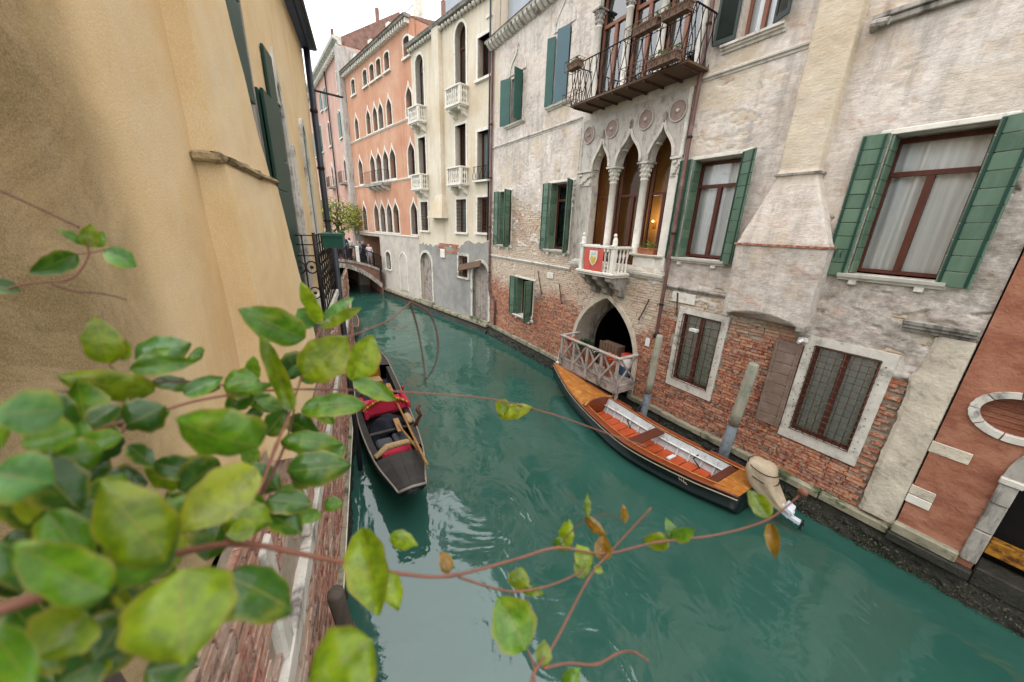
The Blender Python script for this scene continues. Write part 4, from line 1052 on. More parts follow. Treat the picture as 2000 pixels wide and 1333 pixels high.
MB().box(0.11, 0.50, -0.02, 0.062, 2.01, 2.19).build('quoin', 'stone_pale_worn', ter, bevel=0.008); MB().box(0.24, 0.50, -0.02, 0.062, 1.24, 1.40).build('quoin', 'stone_pale_worn', ter, bevel=0.008); MB().box(0.24, 0.50, -0.02, 0.064, 1.09, 1.232).build('quoin', 'stone_clean', ter, bevel=0.008)
for z0, z1 in ((0.62, 1.15), (1.16, 1.62), (1.63, 1.95)): MB().box(-0.345, -0.185, -0.35, 0.085 + (0.02 if z0 > 1.6 else 0), z0, z1).build('jamb_stone', 'stone_grey', ter, bevel=0.015)
MB().box(-0.37, -0.17, -0.3, 0.13, 1.951, 2.04).build('jamb_cap', 'stone_white', ter, bevel=0.01)
I = arc_pts(-2.6, -0.34, 2.04, 3.1, 'round', 14); MB().prism(grow([(-2.6, 2)] + I + [(-0.34, 2)], 0.16)[1:-1] + I[::-1], -0.3, 0.08).build('door_arch', 'stone_grey', ter)
MB().box(-0.18, 0.50, -0.02, 0.15, 0.52, 0.70).build('plinth_stone', 'ledge_stone', ter, bevel=0.02); MB().box(-0.35, 0.52, -0.02, 0.17, 0.36, 0.515).build('plinth_stone', 'stone_dark_wet', ter, bevel=0.02)
MB().box(-2.6, -0.36, -0.35, -0.2, 0.72, 0.95).build('beam', 'rust_yellow', ter, bevel=0.01); MB().box(-2.6, -0.35, -0.3, 0.08, 0.3, 0.6).build('door_sill', 'stone_dark_wet', ter, bevel=0.02)
weedy('footing', ter, -6, 0.32, 0.36, 90, 0.15)
# ------------------------------------------------------------------ cream house and pink house further along the right bank
def facade(name, label, P0, ang, outer, holes, mat, depth=0.35):
    t = thing(name, label, 'house', P0, ang)
    MB().prism(outer, -depth, 0.0, holes).build('wall', mat, t)
    return t
def far_window(parent, poly, sw=0.1, mat='stone_clean', proud=0.035, d=0.24, frame='wood_frame', glass='glass_dark', mull=1, tr=None, cur=None, sill=True, zb=None):
    us = [p[0] for p in poly]; zs = [p[1] for p in poly]; u0, u1, z0, z1 = min(us), max(us), min(zs), max(zs)
    if cur is None and random.random() < 0.45: cur = random.choice(['curtain', 'curtain_green', 'curtain_warm'])
    w_ = MB().prism(grow(poly, sw, zb), -d - 0.1, proud, [poly]).build('window', mat, parent)
    f = MB(); fw = 0.05
    f.prism(poly, -d - 0.05, -d, [grow(poly, -fw)])
    for i in range(mull):
        c = u0 + (u1 - u0) * (i + 1) / (mull + 1); f.box(c - 0.03, c + 0.03, -d - 0.05, -d + 0.004, z0 + fw, z1 - fw - (0.12 if len(poly) > 5 else 0))
    if tr: f.box(u0 + fw, u1 - fw, -d - 0.05, -d + 0.006, tr - 0.03, tr + 0.03)
    f.build('frame', frame, w_)
    MB().prism(grow(poly, -0.01), -d - 0.035, -d - 0.03).build('pane', glass, w_)
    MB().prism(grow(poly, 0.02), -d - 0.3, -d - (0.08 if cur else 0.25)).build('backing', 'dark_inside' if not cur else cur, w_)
    if sill: MB().box(u0 - sw - 0.05, u1 + sw + 0.05, -0.05, 0.11, z0 - 0.1, z0 - 0.001).build('sill', mat, w_)
    return w_
def far_grille(parent, u0, u1, z0, z1, y=0.03, nx=5, nz=9):
    g = MB()
    for i in range(nx): u = u0 + (u1 - u0) * (i + .5) / nx; g.tube([(u, y, z0), (u, y, z1)], 0.009, 4)
    for i in range(nz): z = z0 + (z1 - z0) * (i + .5) / nz; g.tube([(u0, y + .01, z), (u1, y + .01, z)], 0.008, 4)
    return g.build('window_grille', 'iron_rust', parent)
PC = Vector((7.85, 14.62, 0)); AC = math.atan2(0.985, -0.1724)
tall = [arch_poly(1.86, 2.70, 10.1, 12.75, 13.2, 'round'), arch_poly(5.60, 6.44, 10.1, 12.65, 13.07, 'round')]
sq = [rect(0.18, 1.0, 10.82, 12.25), rect(0.18, 1.02, 6.98, 8.9), rect(1.9, 2.77, 6.75, 9.4), rect(5.66, 6.45, 6.75, 9.4)]
low = [rect(0.2, 0.99, 4.74, 6.26), rect(1.9, 2.76, 4.7, 6.22), rect(5.66, 6.46, 4.68, 6.2)]
doors = [arch_poly(5.42, 6.78, 0.45, 2.75, 3.43, 'round'), arch_poly(0.06, 1.36, 0.45, 2.75, 3.36, 'round')]
gw = rect(1.8, 2.62, 2.5, 3.55)
cream = facade('cream_house', 'tall cream plastered house with two stacks of white stone balconies', PC, AC, [(0, 0), (0, 13.6), (6.9, 13.6), (6.9, 0)], tall + sq + low + doors + [gw], 'cream_plaster')
shell(cream, 0.0, 6.88, 13.6, 8, 'cream_plaster', y0=-0.3, over=0.3)
for p in tall: far_window(cream, p, 0.1, tr=12.4, sill=False)
far_window(cream, sq[0], 0.12, cur=None); far_window(cream, sq[1], 0.12); far_window(cream, sq[2], 0.1, sill=False); far_window(cream, sq[3], 0.1, sill=False)
for p in low:
    far_window(cream, p, 0.1); us = [q[0] for q in p]; zs = [q[1] for q in p]; far_grille(cream, min(us), max(us), min(zs), max(zs))
for u0, u1, zb, zt in ((1.65, 2.9, 9.98, 10.8), (5.45, 6.62, 9.95, 10.76), (1.65, 2.9, 6.76, 7.6), (5.45, 6.62, 6.74, 7.58)):
    s = MB().box(u0, u1, 0.01, 0.5, zb + 0.05, zb + 0.14).box(u0 + 0.04, u1 - 0.04, 0.01, 0.44, zb, zb + 0.049).build('balcony_slab', 'stone_clean', cream)
    stone_rail(s, u0 + 0.08, u1 - 0.08, 0.03, 0.42, zb + 0.14, zt, 6, 3, 'stone_clean', r=0.045)
    for a in (u0 + 0.22, u1 - 0.22): MB().prism([(0, zb - 0.001), (0.42, zb - 0.001), (0.4, zb - 0.1), (0.25, zb - 0.16), (0.2, zb - 0.26), (0.0, zb - 0.36)], -0.08, 0.08, back=True).xform(Matrix.Translation((a, 0, 0)) @ Matrix.Rotation(PI / 2, 4, 'Z')).build('console', 'stone_clean', s)
r_ = MB().box(0.05, 1.12, 0.01, 0.22, 6.88, 6.96).build('balcony_slab', 'stone_clean', cream); iron_panel(r_, (0.1, 0.2), (1.08, 0.2), 6.98, 7.5, 7, 0.01); 
# flue of the cream house
fz = [(13.6, 3.80, 4.36, .22), (6.5, 3.80, 4.36, .22), (5.36, 3.55, 5.1, .4), (5.34, 3.55, 5.1, .4)]
f = MB(); V = []
for z, a, b, d in fz: V += [(a, 0.0, z), (a, d, z), (b, d, z), (b, 0.0, z)]
f.add(V, [(i * 4 + k, i * 4 + k + 1, i * 4 + 5 + k, i * 4 + 4 + k) for i in range(3) for k in range(3)] + [(12, 13, 14, 15)]); f.build('flue', 'cream_plaster', cream)
# cement skirting with a ragged top, brick showing above it
rg = random.Random(11); top = []
u = 0.0
while u < 6.88: top.append((u, float(np.interp(u, [0, 2, 2.6, 4.2, 5.2, 6.88], [4.3, 4.25, 3.95, 3.9, 3.85, 3.95])) + rg.uniform(-.08, .08))); u += rg.uniform(.12, .3)
sk_ = [(0.0, 0.4)] + top + [(6.88, 3.9), (6.88, 0.4)]
MB().prism(sk_, -0.05, 0.022, [grow(doors[0], 0.02, 0.42), grow(doors[1], 0.02, 0.42), grow(gw, 0.05)] if False else [[(p[0], max(p[1], 0.46)) for p in doors[0]], [(p[0], max(p[1], 0.46)) for p in doors[1]], gw]).build('cement_skirting', 'cement_skirt', cream)
bc = []
for k in range(7):
    for j in range(7):
        uu = 2.75 + j * 0.27 + (0.13 if k % 2 else 0); zz = 3.62 + k * 0.07
        if abs(math.sin(uu * 3.1) + math.cos(zz * 9)) < 1.3: bc.append((uu, 0.045, zz, 0.25, 0.055, rg.random(), 0.3))
lay_bricks(cream, bc, 'brick_old', (0, 0, 0), rg)
MB().box(3.9, 4.35, 0.02, 0.1, 3.3, 3.75).build('stone_block', 'stone_clean', cream, bevel=0.02)
for i, p in enumerate(doors):
    MB().prism(grow(p, 0.14, 0.45), -0.3, 0.06, [p]).build('door_surround', 'stone_white', cream)
    us = [q[0] for q in p]; d = MB().prism(grow(p, 0.03), -0.2, -0.16).build('door', 'wood_weathered', cream)
    for k in range(6):
        a = min(us) + (max(us) - min(us)) * k / 6; MB().box(a + 0.01, a + (max(us) - min(us)) / 6 - 0.01, -0.159, -0.14, 0.5, 2.8).build('board', 'wood_weathered', d)
    MB().box(min(us) - 0.15, max(us) + 0.15, 0.0, 0.18, 0.45, 0.6).build('door_step', 'ledge_stone', cream, bevel=0.02)
far_window(cream, gw, 0.13, 'stone_white'); far_grille(cream, 1.8, 2.62, 2.5, 3.55, 0.05)
MB().bar((2.5, 0.12, 2.92), (0.35, 0.3, 3.36), 0.3, 0.05, (0, 1, 0.3)).build('porch_board', 'crate_wood', cream)
moulding('cornice', cream, -0.05, 6.95, 13.6, [(-.02, -.06), (.25, -.06), (.28, 0), (.3, .06), (-.02, .08)], 'stone_grey')
kb = MB().ball((0, 0.1, 0), 0.1, 5, sz=0.9).mesh('corbel', 'stone_white', True)
for i in range(27): link('corbel', kb, cream, (0.1 + i * 0.26, 0.02, 13.42))
MB().box(3.2, 4.4, -2.0, -0.6, 13.6, 16.6).build('chimney', 'block_grey', cream)
MB().box(0.45, 0.05, 0.0, 0.05, 12.72, 12.82).build('stone_strip', 'stone_clean', cream)
pipe(cream, [(0.08, 0.1, 13.4), (0.08, 0.1, 4.4)], 0.035, 'pipe_dark')

# pink house
R4 = [15.4, 13.1, 12.0, 10.9, 9.85, 7.35]; hw = 0.42
wins = []; 
for c in R4:
    wins.append(arch_poly(c - hw, c + hw, 4.42, 5.6, 6.35, 'ogee', 8)); wins.append(arch_poly(c - hw, c + hw, 7.68, 8.75, 9.45, 'ogee', 8))
for c in (15.4, 13.2, 12.05, 11.15, 9.9, 7.3): wins.append(arch_poly(c - 0.36, c + 0.36, 10.62, 11.45, 12.08, 'ogee', 8))
tops = [arch_poly(c - 0.34, c + 0.34, 13.32, 14.05, 14.2, 'round', 6) for c in (15.4, 13.2, 12.05, 11.0, 9.8, 7.3)]
gnd = [arch_poly(11.2, 12.0, 1.9, 2.75, 3.1, 'round', 8)]
pink = facade('pink_house', 'salmon pink house with rows of white pointed windows beside the bridge', PC, AC, [(6.9, 4.3), (6.9, 14.9), (16.9, 14.9), (16.9, 4.3)], wins + tops, 'pink_plaster')
MB().prism([(6.9, 0), (6.9, 4.3), (16.9, 4.3), (16.9, 4.05), (12.9, 4.05), (12.9, 0)], -0.4, 0.015, gnd).build('ground_wall', 'grey_plaster', pink)
MB().box(12.9, 16.9, -3.0, -2.9, 0.5, 4.2).build('passage_wall', 'stone_grey', pink)
shell(pink, 6.9, 16.9, 14.9, 8, 'pink_plaster', y0=-0.3, over=0.4, rise=0.7)
for p in wins: far_window(pink, p, 0.09, 'stone_clean', sill=False, tr=min(q[1] for q in p) + 0.85)
for p in tops: far_window(pink, p, 0.09, 'stone_clean')
far_window(pink, gnd[0], 0.1, 'stone_clean', cur='curtain_green')
bl_ = arch_poly(8.65, 9.75, 0.7, 2.6, 3.2, 'point', 8); MB().prism(grow(bl_, 0.07, 0.7), -0.02, 0.05, [bl_]).build('blind_arch', 'stone_clean', pink)
for z in (4.3, 7.58, 10.57): moulding('string_course', pink, 6.92, 16.9, z, STRING, 'stone_clean')
moulding('cornice', pink, 6.8, 17.0, 14.88, [(-.02, -.05), (.3, -.05), (.36, .08), (-.02, .12)], 'stone_grey')
db = MB().box(-0.06, 0.06, 0.0, 0.24, -0.1, 0.1).mesh('dentil', 'stone_clean')
for i in range(36): link('dentil', db, pink, (6.95 + i * 0.28, 0, 14.72))
s = MB().box(10.4, 13.7, 0.01, 0.55, 7.3, 7.42).build('balcony_slab', 'stone_grey', pink)
iron_panel(s, (10.45, 0.52), (13.65, 0.52), 7.44, 8.2, 18, 0.01, 1); iron_panel(s, (10.45, 0.03), (10.45, 0.52), 7.44, 8.2, 3, 0.01, 1)
for a in (10.7, 11.5, 12.3, 13.1): MB().prism([(0, 7.299), (0.5, 7.299), (0.4, 7.15), (0.0, 7.0)], -0.08, 0.08, back=True).xform(Matrix.Translation((a, 0, 0)) @ Matrix.Rotation(PI / 2, 4, 'Z')).build('console', 'stone_clean', s)
for uc in (16.2, 13.4, 10.6, 7.2): MB().box(uc - 0.2, uc + 0.2, -0.9, -0.5, 15.0, 16.0).build('roof_post', 'stone_clean', pink)
MB().tube([(7.2, -.7, 15.9), (10.6, -.7, 15.9), (13.4, -.7, 15.9), (16.2, -.7, 15.9)], 0.02, 5).build('roof_rail', 'iron_dark', pink)
MB().box(8.1, 8.35, -3, -2.75, 15.0, 17).build('chimney', 'roof_tile', pink)

# corner shaft and far pink house
AF = PI / 2 + R_(5.0)
PF = PC + Vector((-0.1724, 0.985, 0)) * 17.0
frects = []
for c in (1.9, 6.9): frects.append(rect(c - 0.35, c + 0.35, 14.2, 15.6))
for c in (2.5, 6.8): frects.append(arch_poly(c - 0.4, c + 0.4, 11.3, 12.7, 13.15, 'round', 8))
for c in (2.4, 7.3): frects.append(arch_poly(c - 0.36, c + 0.36, 8.15, 9.3, 9.9, 'ogee', 8))
for c in (12.3, 8.7): frects.append(rect(c - 0.4, c + 0.4, 14.4, 15.7)); frects.append(rect(c + 1.8 - 0.4, c + 1.8 + 0.4, 11.3, 13.5))
for c in (1.6, 4.5, 7.6, 10.2, 13.5): frects.append(rect(c - 0.4, c + 0.4, 5.0, 6.6))
farp = facade('far_pink_house', 'dusky pink house with dark green shutters beyond the bridge', PF, AF, [(0.7, 0), (0.7, 16.9), (22, 16.9), (22, 0)], frects, 'pink_far')
shell(farp, 0.7, 22, 16.9, 9, 'pink_far', y0=-0.3, over=0.5, rise=3.2)
for p in frects: far_window(farp, p, 0.1, 'stone_clean')
for c, z0, z1 in ((6.9, 14.2, 15.6), (2.5, 11.3, 13.0), (12.3, 14.4, 15.7), (8.7, 14.4, 15.7), (14.1, 11.3, 13.5), (10.5, 11.3, 13.5)):
    for sgn in (-1, 1):
        q = c + sgn * 0.2; MB().box(q - 0.2, q + 0.2, 0.05, 0.09, z0, z1).build('shutter', 'shutter_teal', farp)
MB().box(0.0, 0.7, -1, 0.35, 0, 16.55).build('corner_shaft', 'marble_pilaster', farp, bevel=0.02)
moulding('cornice', farp, 0.0, 22, 16.9, [(-.02, -.3), (.2, -.3), (.25, -.1), (.5, 0), (.55, .15), (-.02, .2)], 'stone_white')
for i in range(40): link('dentil', db, farp, (0.2 + i * 0.5, 0.1, 16.55))
for c in (2.4, 7.3):
    s = MB().box(c - .7, c + .7, 0.01, 0.5, 7.85, 7.98).build('balcony_slab', 'stone_grey', farp); iron_panel(s, (c - .65, .47), (c + .65, .47), 8.0, 8.8, 8, .012, 1); iron_panel(s, (c - .65, .03), (c - .65, .47), 8.0, 8.8, 3, .012, 1)
pipe(farp, [(5.6, .12, 16.5), (5.6, .12, 1)], .06, 'pipe_dark'); pipe(farp, [(10.6, .12, 16.5), (10.6, .12, 1)], .06, 'pipe_dark')
MB().add([(9, 0.3, 17.2), (20, 0.3, 17.2), (20, -2.5, 20.2), (9, -2.5, 20.2)], [(0, 1, 2, 3)]).build('roof_tarpaulin', 'tarp_green', farp)
MB().box(4.2, 4.45, -4.2, -3.95, 18, 21.5).build('chimney', 'roof_tile', farp); MB().box(9.0, 9.25, -1.7, -1.5, 17, 21).build('chimney', 'roof_tile', farp)

# ledge under the cream and pink houses
bank2 = thing('canal_footing', 'green stained stone ledge below the cream and pink houses', 'bank', PC, AC)
u = 0.02
while u < 12.8:
    L_ = random.uniform(1.0, 1.5); L_ = min(L_, 12.9 - u); MB().box(u, u + L_ - 0.02, -0.03, 0.2, 0.3, 0.47 + random.uniform(-.02, .02)).build('ledge_stone', 'ledge_stone', bank2, bevel=0.02); u += L_
weedy('footing', bank2, 0, 13, 0.32, 101, 0.25)

# ------------------------------------------------------------------ bridge
def mk_brick_far():
    t = NT('brick_far'); b = t.n('ShaderNodeTexBrick'); mp = t.n('ShaderNodeMapping'); mp.inputs['Rotation'].default_value = (PI / 2, 0, 0)
    t.l(t.pos, mp.inputs[0]); t.l(mp.outputs[0], b.inputs['Vector']); b.inputs['Scale'].default_value = 3.5
    b.inputs['Color1'].default_value = lin('6b4338'); b.inputs['Color2'].default_value = lin('7a5245'); b.inputs['Mortar'].default_value = lin('8f8074')
    t.fin(t.mix(t.ramp(t.noise(2, 6, .7), [(.4, 0.), (.7, .6)]), b.outputs['Color'], lin('5b4038')), .95, .1)
mk_brick_far()
bridge = thing('footbridge', 'low arched brick footbridge with iron railing over the canal', 'bridge', (0, 0, 0))
topz = lambda x: 2.42 - 0.083 * (x - 2.4) ** 2
inz = lambda x: 2.02 - 0.195 * (x - 2.55) ** 2
xs = [-1.2 + 6.7 * i / 40 for i in range(41)]; xi = [-0.25 + 5.62 * i / 32 for i in range(33)]
poly = [(-1.2, -0.3)] + [(x, topz(x)) for x in xs] + [(5.5, -0.3), (5.37, -0.3)] + [(x, inz(x)) for x in xi[::-1]] + [(-0.25, -0.3)]
bp = [(-x, z) for x, z in poly]
MB().prism(bp, -10.0, 1.3, back=True).xform(Matrix.Translation((0, 28.0, 0)) @ Matrix.Rotation(PI, 4, 'Z')).build('arch_body', 'brick_far', bridge)  # body extended far back so that the space under the arch falls dark
for i in range(32):
    x0, x1 = xi[i], xi[i + 1]; w2 = [(x0 + .01, inz(x0)), (x0 + .01 + (x0 - 2.55) * .03, inz(x0) + .3), (x1 - .01 + (x1 - 2.55) * .03, inz(x1) + .3), (x1 - .01, inz(x1))]
    MB().prism([(-x, z) for x, z in w2], 0, .06, back=True).xform(Matrix.Translation((0, 26.7, 0)) @ Matrix.Rotation(PI, 4, 'Z')).build('voussoir', 'stone_grey', bridge)
for i in range(0, 40, 2):
    x0, x1 = xs[i], xs[i + 2]
    MB().prism([(-x0, topz(x0)), (-x0, topz(x0) + .16), (-x1 + .01, topz(x1) + .16), (-x1 + .01, topz(x1))], -.16, .06, back=True).xform(Matrix.Translation((0, 26.7, 0)) @ Matrix.Rotation(PI, 4, 'Z')).build('coping_stone', 'stone_grey', bridge)
for yq in (26.75, 29.2):
    rl = MB(); rp = [(x, yq, topz(x) + 1.1) for x in xs]; rl.tube(rp, .035, 6); rl.tube([(x, yq, topz(x) + .3) for x in xs], .022, 5)
    for i in range(0, 121):
        x = -1.2 + 6.7 * i / 120; rl.tube([(x, yq, topz(x) + .15), (x, yq, topz(x) + 1.1)], .014 if i % 10 else .03, 4)
    rl.build('iron_railing', 'iron_dark', bridge)
for x in (0.9, 3.95): MB().box(x - .11, x + .11, 26.66, 26.88, topz(x), topz(x) + 1.2).build('stone_post', 'stone_clean', bridge, bevel=.02)
MB().box(5.3, 5.42, 26.55, 26.66, 1.0, 1.9).build('wall_post', 'iron_dark', bridge)

# people on the bridge
def person(name, label, x, y, z, rz, h, jacket, legs, hair, sway=0.0):
    J = {}; V = []; E = []; Rr = []
    def p(n, co, r): J[n] = len(V); V.append(Vector(co) * h); Rr.append(r * h)
    p('pel', (0, 0, .53), .085); p('wai', (0, 0, .62), .075); p('che', (0, .005, .74), .095); p('nek', (0, 0, .83), .04); p('hed', (0, .012, .88), .052); p('top', (0, .01, .955), .06)
    for s, t in ((-1, 'l'), (1, 'r')):
        p('sh' + t, (s * .105, 0, .795), .042); p('el' + t, (s * .135, -.01, .63), .034); p('wr' + t, (s * .12, .05 + .03 * sway, .49), .025); p('ha' + t, (s * .115, .07, .44), .024)
        p('hi' + t, (s * .05, 0, .5), .07); p('kn' + t, (s * .055, .02 + s * .03, .28), .048); p('an' + t, (s * .055, s * .04 - .01, .045), .032); p('to' + t, (s * .06, s * .04 + .08, .02), .026)
    for a, b in (('pel', 'wai'), ('wai', 'che'), ('che', 'nek'), ('nek', 'hed'), ('hed', 'top')): E.append((J[a], J[b]))
    for t in 'lr':
        for a, b in (('che', 'sh'), ('sh', 'el'), ('el', 'wr'), ('wr', 'ha'), ('pel', 'hi'), ('hi', 'kn'), ('kn', 'an'), ('an', 'to')): E.append((J[a] if a in J else J[a + t], J[b + t]))
    me = bpy.data.meshes.new('body'); me.from_pydata(V, E, [])
    tmp = bpy.data.objects.new('tmp', me); COL.objects.link(tmp)
    sm = tmp.modifiers.new('skin', 'SKIN'); ss = tmp.modifiers.new('sub', 'SUBSURF'); ss.levels = 1; ss.render_levels = 1
    for i, v in enumerate(me.skin_vertices[0].data): v.radius = (Rr[i], Rr[i] * .85); v.use_root = (i == 0)
    dg = bpy.context.evaluated_depsgraph_get(); dg.update()
    m2 = bpy.data.meshes.new_from_object(tmp.evaluated_get(dg)); bpy.data.objects.remove(tmp)
    for nm in (legs, jacket, 'skin', hair): m2.materials.append(MAT[nm])
    for q in m2.polygons:
        c = q.center / h; r = math.hypot(c.x, c.y)
        q.material_index = 0 if (c.z < .52 and abs(c.x) < .1) or c.z < .4 else (2 if (c.z < .475 and abs(c.x) > .1) or c.z > .835 else 1)
        if c.z > .93 or (c.z > .87 and c.y < 0.0): q.material_index = 3
    m2.name = 'person'; m2.polygons.foreach_set('use_smooth', [True] * len(m2.polygons))
    o = link(name, m2, None, (x, y, z), rz); return tag(o, label, 'person', 'people crossing the footbridge')
for (x, y, rz, h, ja, le, ha, lb) in ((3.35, 28.1, 2.9, 1.78, 'cloth_navy', 'cloth_denim', 'hair_dark', 'person in a navy jacket, leftmost on the footbridge'),
        (3.75, 28.5, .4, 1.72, 'flag_white', 'cloth_dark', 'hair_dark', 'person in a white top walking behind the navy jacket on the footbridge'),
        (4.2, 27.7, 2.4, 1.66, 'cloth_grey', 'cloth_denim', 'hair_dark', 'person in a grey coat by the white bridge post'),
        (4.55, 28.1, 3.4, 1.74, 'cloth_dark', 'cloth_dark', 'hair_dark', 'person in dark clothes right of the white bridge post'),
        (4.95, 28.0, 2.6, 1.7, 'cloth_pale', 'cloth_pale', 'skin', 'person in pale clothes, rightmost on the footbridge')):
    person('person', lb, x, y, topz(x), rz, h, ja, le, ha)

# tree past the bridge
tree = thing('small_tree', 'yellow green leafy tree rising behind the footbridge', 'tree', (3.35, 30.6, 0.85)); tree.scale = (1.25, 1.25, 1.12)
MB().box(-1.3, 5.6, 38.0, 38.2, -.3, 2.0).build('added_dark_wall', 'stone_dark_wet', bridge)  # dark wall added behind the arch to keep the view through it dark
tk = MB(); tk.tube([(0, 0, 1.6), (.05, 0, 2.4), (-.05, .05, 3.6), (.1, 0, 4.6)], [.14, .11, .08, .04], 8)
rt = random.Random(8); tips = []
for i in range(16):
    a = rt.uniform(0, 2 * PI); z0 = rt.uniform(2.6, 4.2); L_ = rt.uniform(.7, 1.5); e = Vector((math.cos(a) * L_, math.sin(a) * L_ * .8, z0 + rt.uniform(.1, .9)))
    tk.tube([(0, 0, z0), (e.x * .5, e.y * .5, z0 + .35), e], [.045, .03, .012], 5); tips.append(e)
tk.build('trunk', 'bark', tree, smooth=True)
for nm, mt, n in (('crown', 'plant_yellow', 2300), ('crown', 'plant_green', 1500)):
    c = MB()
    for i in range(n):
        e = rt.choice(tips); p = e + Vector((rt.gauss(0, .34), rt.gauss(0, .34), rt.gauss(0, .26))); leafquad(c, p, rt.uniform(.04, .085), rt)
    c.build(nm, mt, tree, smooth=None)
# ------------------------------------------------------------------ yellow house on the left (local x = minus distance along the wall)
NL = Vector((0.9856, -0.169, 0)); DW = 0.80
AL = math.atan2(-0.9856, -0.169)
yel = thing('yellow_house', 'ochre plastered house with a tapering flue and dark green shutters on the left', 'house', NL * -DW, AL)
UE = 8.65
def y_rel(U, Z): return (fbm(U * 2, Z * 2, 5, 4) - .5) * 0.02 + (fbm(U * 10, Z * 10, 7, 3) - .5) * 0.004
def y_gr(U, Z):
    u = -np.asarray(U, float); n = fbm(u * 1.8, Z * 1.2, 15, 5)
    return np.clip(sstep(2.05, 1.45, u + (n - .5) * 0.7), 0, 1)
HW = (5.12, 5.42, 3.7, 6.25)
grid_wall('wall', yel, -UE, 3.5, 3.45, 8.0, [(-HW[1], -HW[0], HW[2], HW[3])], 0.04, y_rel, dict(grime=y_gr), 'yellow_plaster')
sh_ = shell(yel, -UE, 3.5, 8.0, 6, 'yellow_plaster', y0=-0.05, over=0.2)
# flue: near edge upright, far edge and front flaring downwards below a rough ledge
def fl_sec(z):
    zz = [3.4, 4.3, 5.29, 5.31, 6.32, 8.0]
    return (np.interp(z, zz, [2.50, 2.52, 2.52, 2.52, 2.52, 2.52]), np.interp(z, zz, [4.36, 4.10, 3.80, 3.72, 3.30, 2.95]), np.interp(z, zz, [0.20, 0.165, 0.125, 0.10, 0.095, 0.09]))
def lflue():
    zs = np.concatenate([np.arange(3.4, 5.29, .06), np.arange(5.31, 8.01, .06)]); V = []; rows = 0
    for z in zs:
        a, b, d = fl_sec(z); row = [(a, d * i / 3) for i in range(3)] + [(a + (b - a) * i / 16, d) for i in range(17)] + [(b, d * (1 - (i + 1) / 3)) for i in range(3)]
        for (u, y) in row: V.append((-u, y + (float(fbm(u * 3, z * 3, 91, 4) - .5) * .02 if y > .01 else -0.01), z))
        m_ = len(row)
    F = [(i * m_ + j, i * m_ + j + 1, (i + 1) * m_ + j + 1, (i + 1) * m_ + j) for i in range(len(zs) - 1) for j in range(m_ - 1)]
    o = MB().add(V, F); o = o.build('flue', 'yellow_plaster', yel)
    return o
lf = lflue()
V = []; n = 40
for i in range(n + 1):
    u = 2.46 + 1.36 * i / n; k = lambda s: float(fbm(u * 7 + s, s * 3.0, 95, 3) - .5) * .035
    V += [(-u, 0.09, 5.325 + k(1) * .6), (-u, 0.145 + k(2), 5.315 + k(3) * .6), (-u, 0.15 + k(4), 5.295 + k(5) * .6), (-u, 0.10, 5.27 + k(6))]
F = [(i * 4 + j, i * 4 + j + 1, i * 4 + 5 + j, i * 4 + 4 + j) for i in range(n) for j in range(3)]
led = MB().add(V, F); led.build('flue_ledge', 'ledge_rough', lf); MB().box(-2.53, -2.46, 0.0, 0.14, 5.275, 5.325).build('flue_ledge', 'ledge_rough', lf, bevel=.012)
# eave, gutter, corner pipe
MB().box(-UE - 0.05, 3.5, -0.1, 0.21, 8.0, 8.05).build('eave_soffit', 'navy_soffit', yel)
for y in (0.12, 0.2): MB().tube([(-UE, y, 7.985), (3.4, y, 7.985)], 0.012, 6).build('eave_cable', 'pipe_dark', yel)
MB().tube([(-UE - .05, 0.225, 8.03), (3.5, 0.225, 8.03)], 0.03, 8).build('gutter', 'pipe_dark', yel, smooth=True)
pipe(yel, [(-UE + .02, 0.08, 8.0), (-UE + .02, 0.08, 0.6)], 0.055, 'pipe_dark', (7, 6, 5, 4))
MB().bar((-UE, 0.1, 7.35), (-UE - 0.1, 0.62, 7.33), 0.03, 0.03).build('iron_arm', 'iron_dark', yel)
# folded shutters against the wall, arched stone windows
for nm, u0, u1, y1, z0, z1 in (('next to the flue', 4.18, 4.62, .038, 3.6, 6.1), ('behind the nearer leaf', 4.73, 5.06, .022, 3.6, 6.62), ('above, beside the flue top', 3.62, 3.97, .022, 5.9, 7.95)):
    for k in range(2 if y1 > .03 else 1): shutter(yel, -u0, .018 + k * .038, z0, z1, u1 - u0, PI - .02, 3, 'shutter_dark', batten=False, lab='dark green folded shutter leaf ' + nm)
MB().box(-4.16, -3.7, -.02, .012, 3.9, 7.98).build('stone_jamb', 'stone_grey', yel)
P = arch_poly(-HW[1], -HW[0], HW[2], 6.2, 6.5, 'ogee', 8)
MB().prism(grow(P, 0.13, HW[2]), -0.05, 0.03, [P]).build('window_surround', 'stone_white', yel)
far_window(yel, rect(-HW[1], -HW[0], HW[2], HW[3]), 0.03, 'stone_grey', proud=0.0)
MB().prism(arch_poly(-HW[1], -HW[0], 6.25, 6.26, 6.5, 'ogee', 8), -.02, .012).build('window_tympanum', 'stone_pale_worn', yel)
MB().box(-5.75, -5.6, -.02, .05, 3.6, 5.9).build('stone_jamb', 'stone_white', yel, bevel=.01)
P = arch_poly(-7.2, -6.85, 3.8, 6.1, 6.4, 'round', 8); MB().prism(grow(P, .1, 3.8), -.02, .04, [P]).build('window_surround', 'stone_white', yel); MB().prism(P, -.01, .015).build('window_leaf', 'shutter_dark', yel)
MB().tube([(-4.3, .02, 8.0), (-4.45, .025, 7.3), (-4.6, .02, 6.9)], .008, 5).build('wall_cable', 'iron_dark', yel)

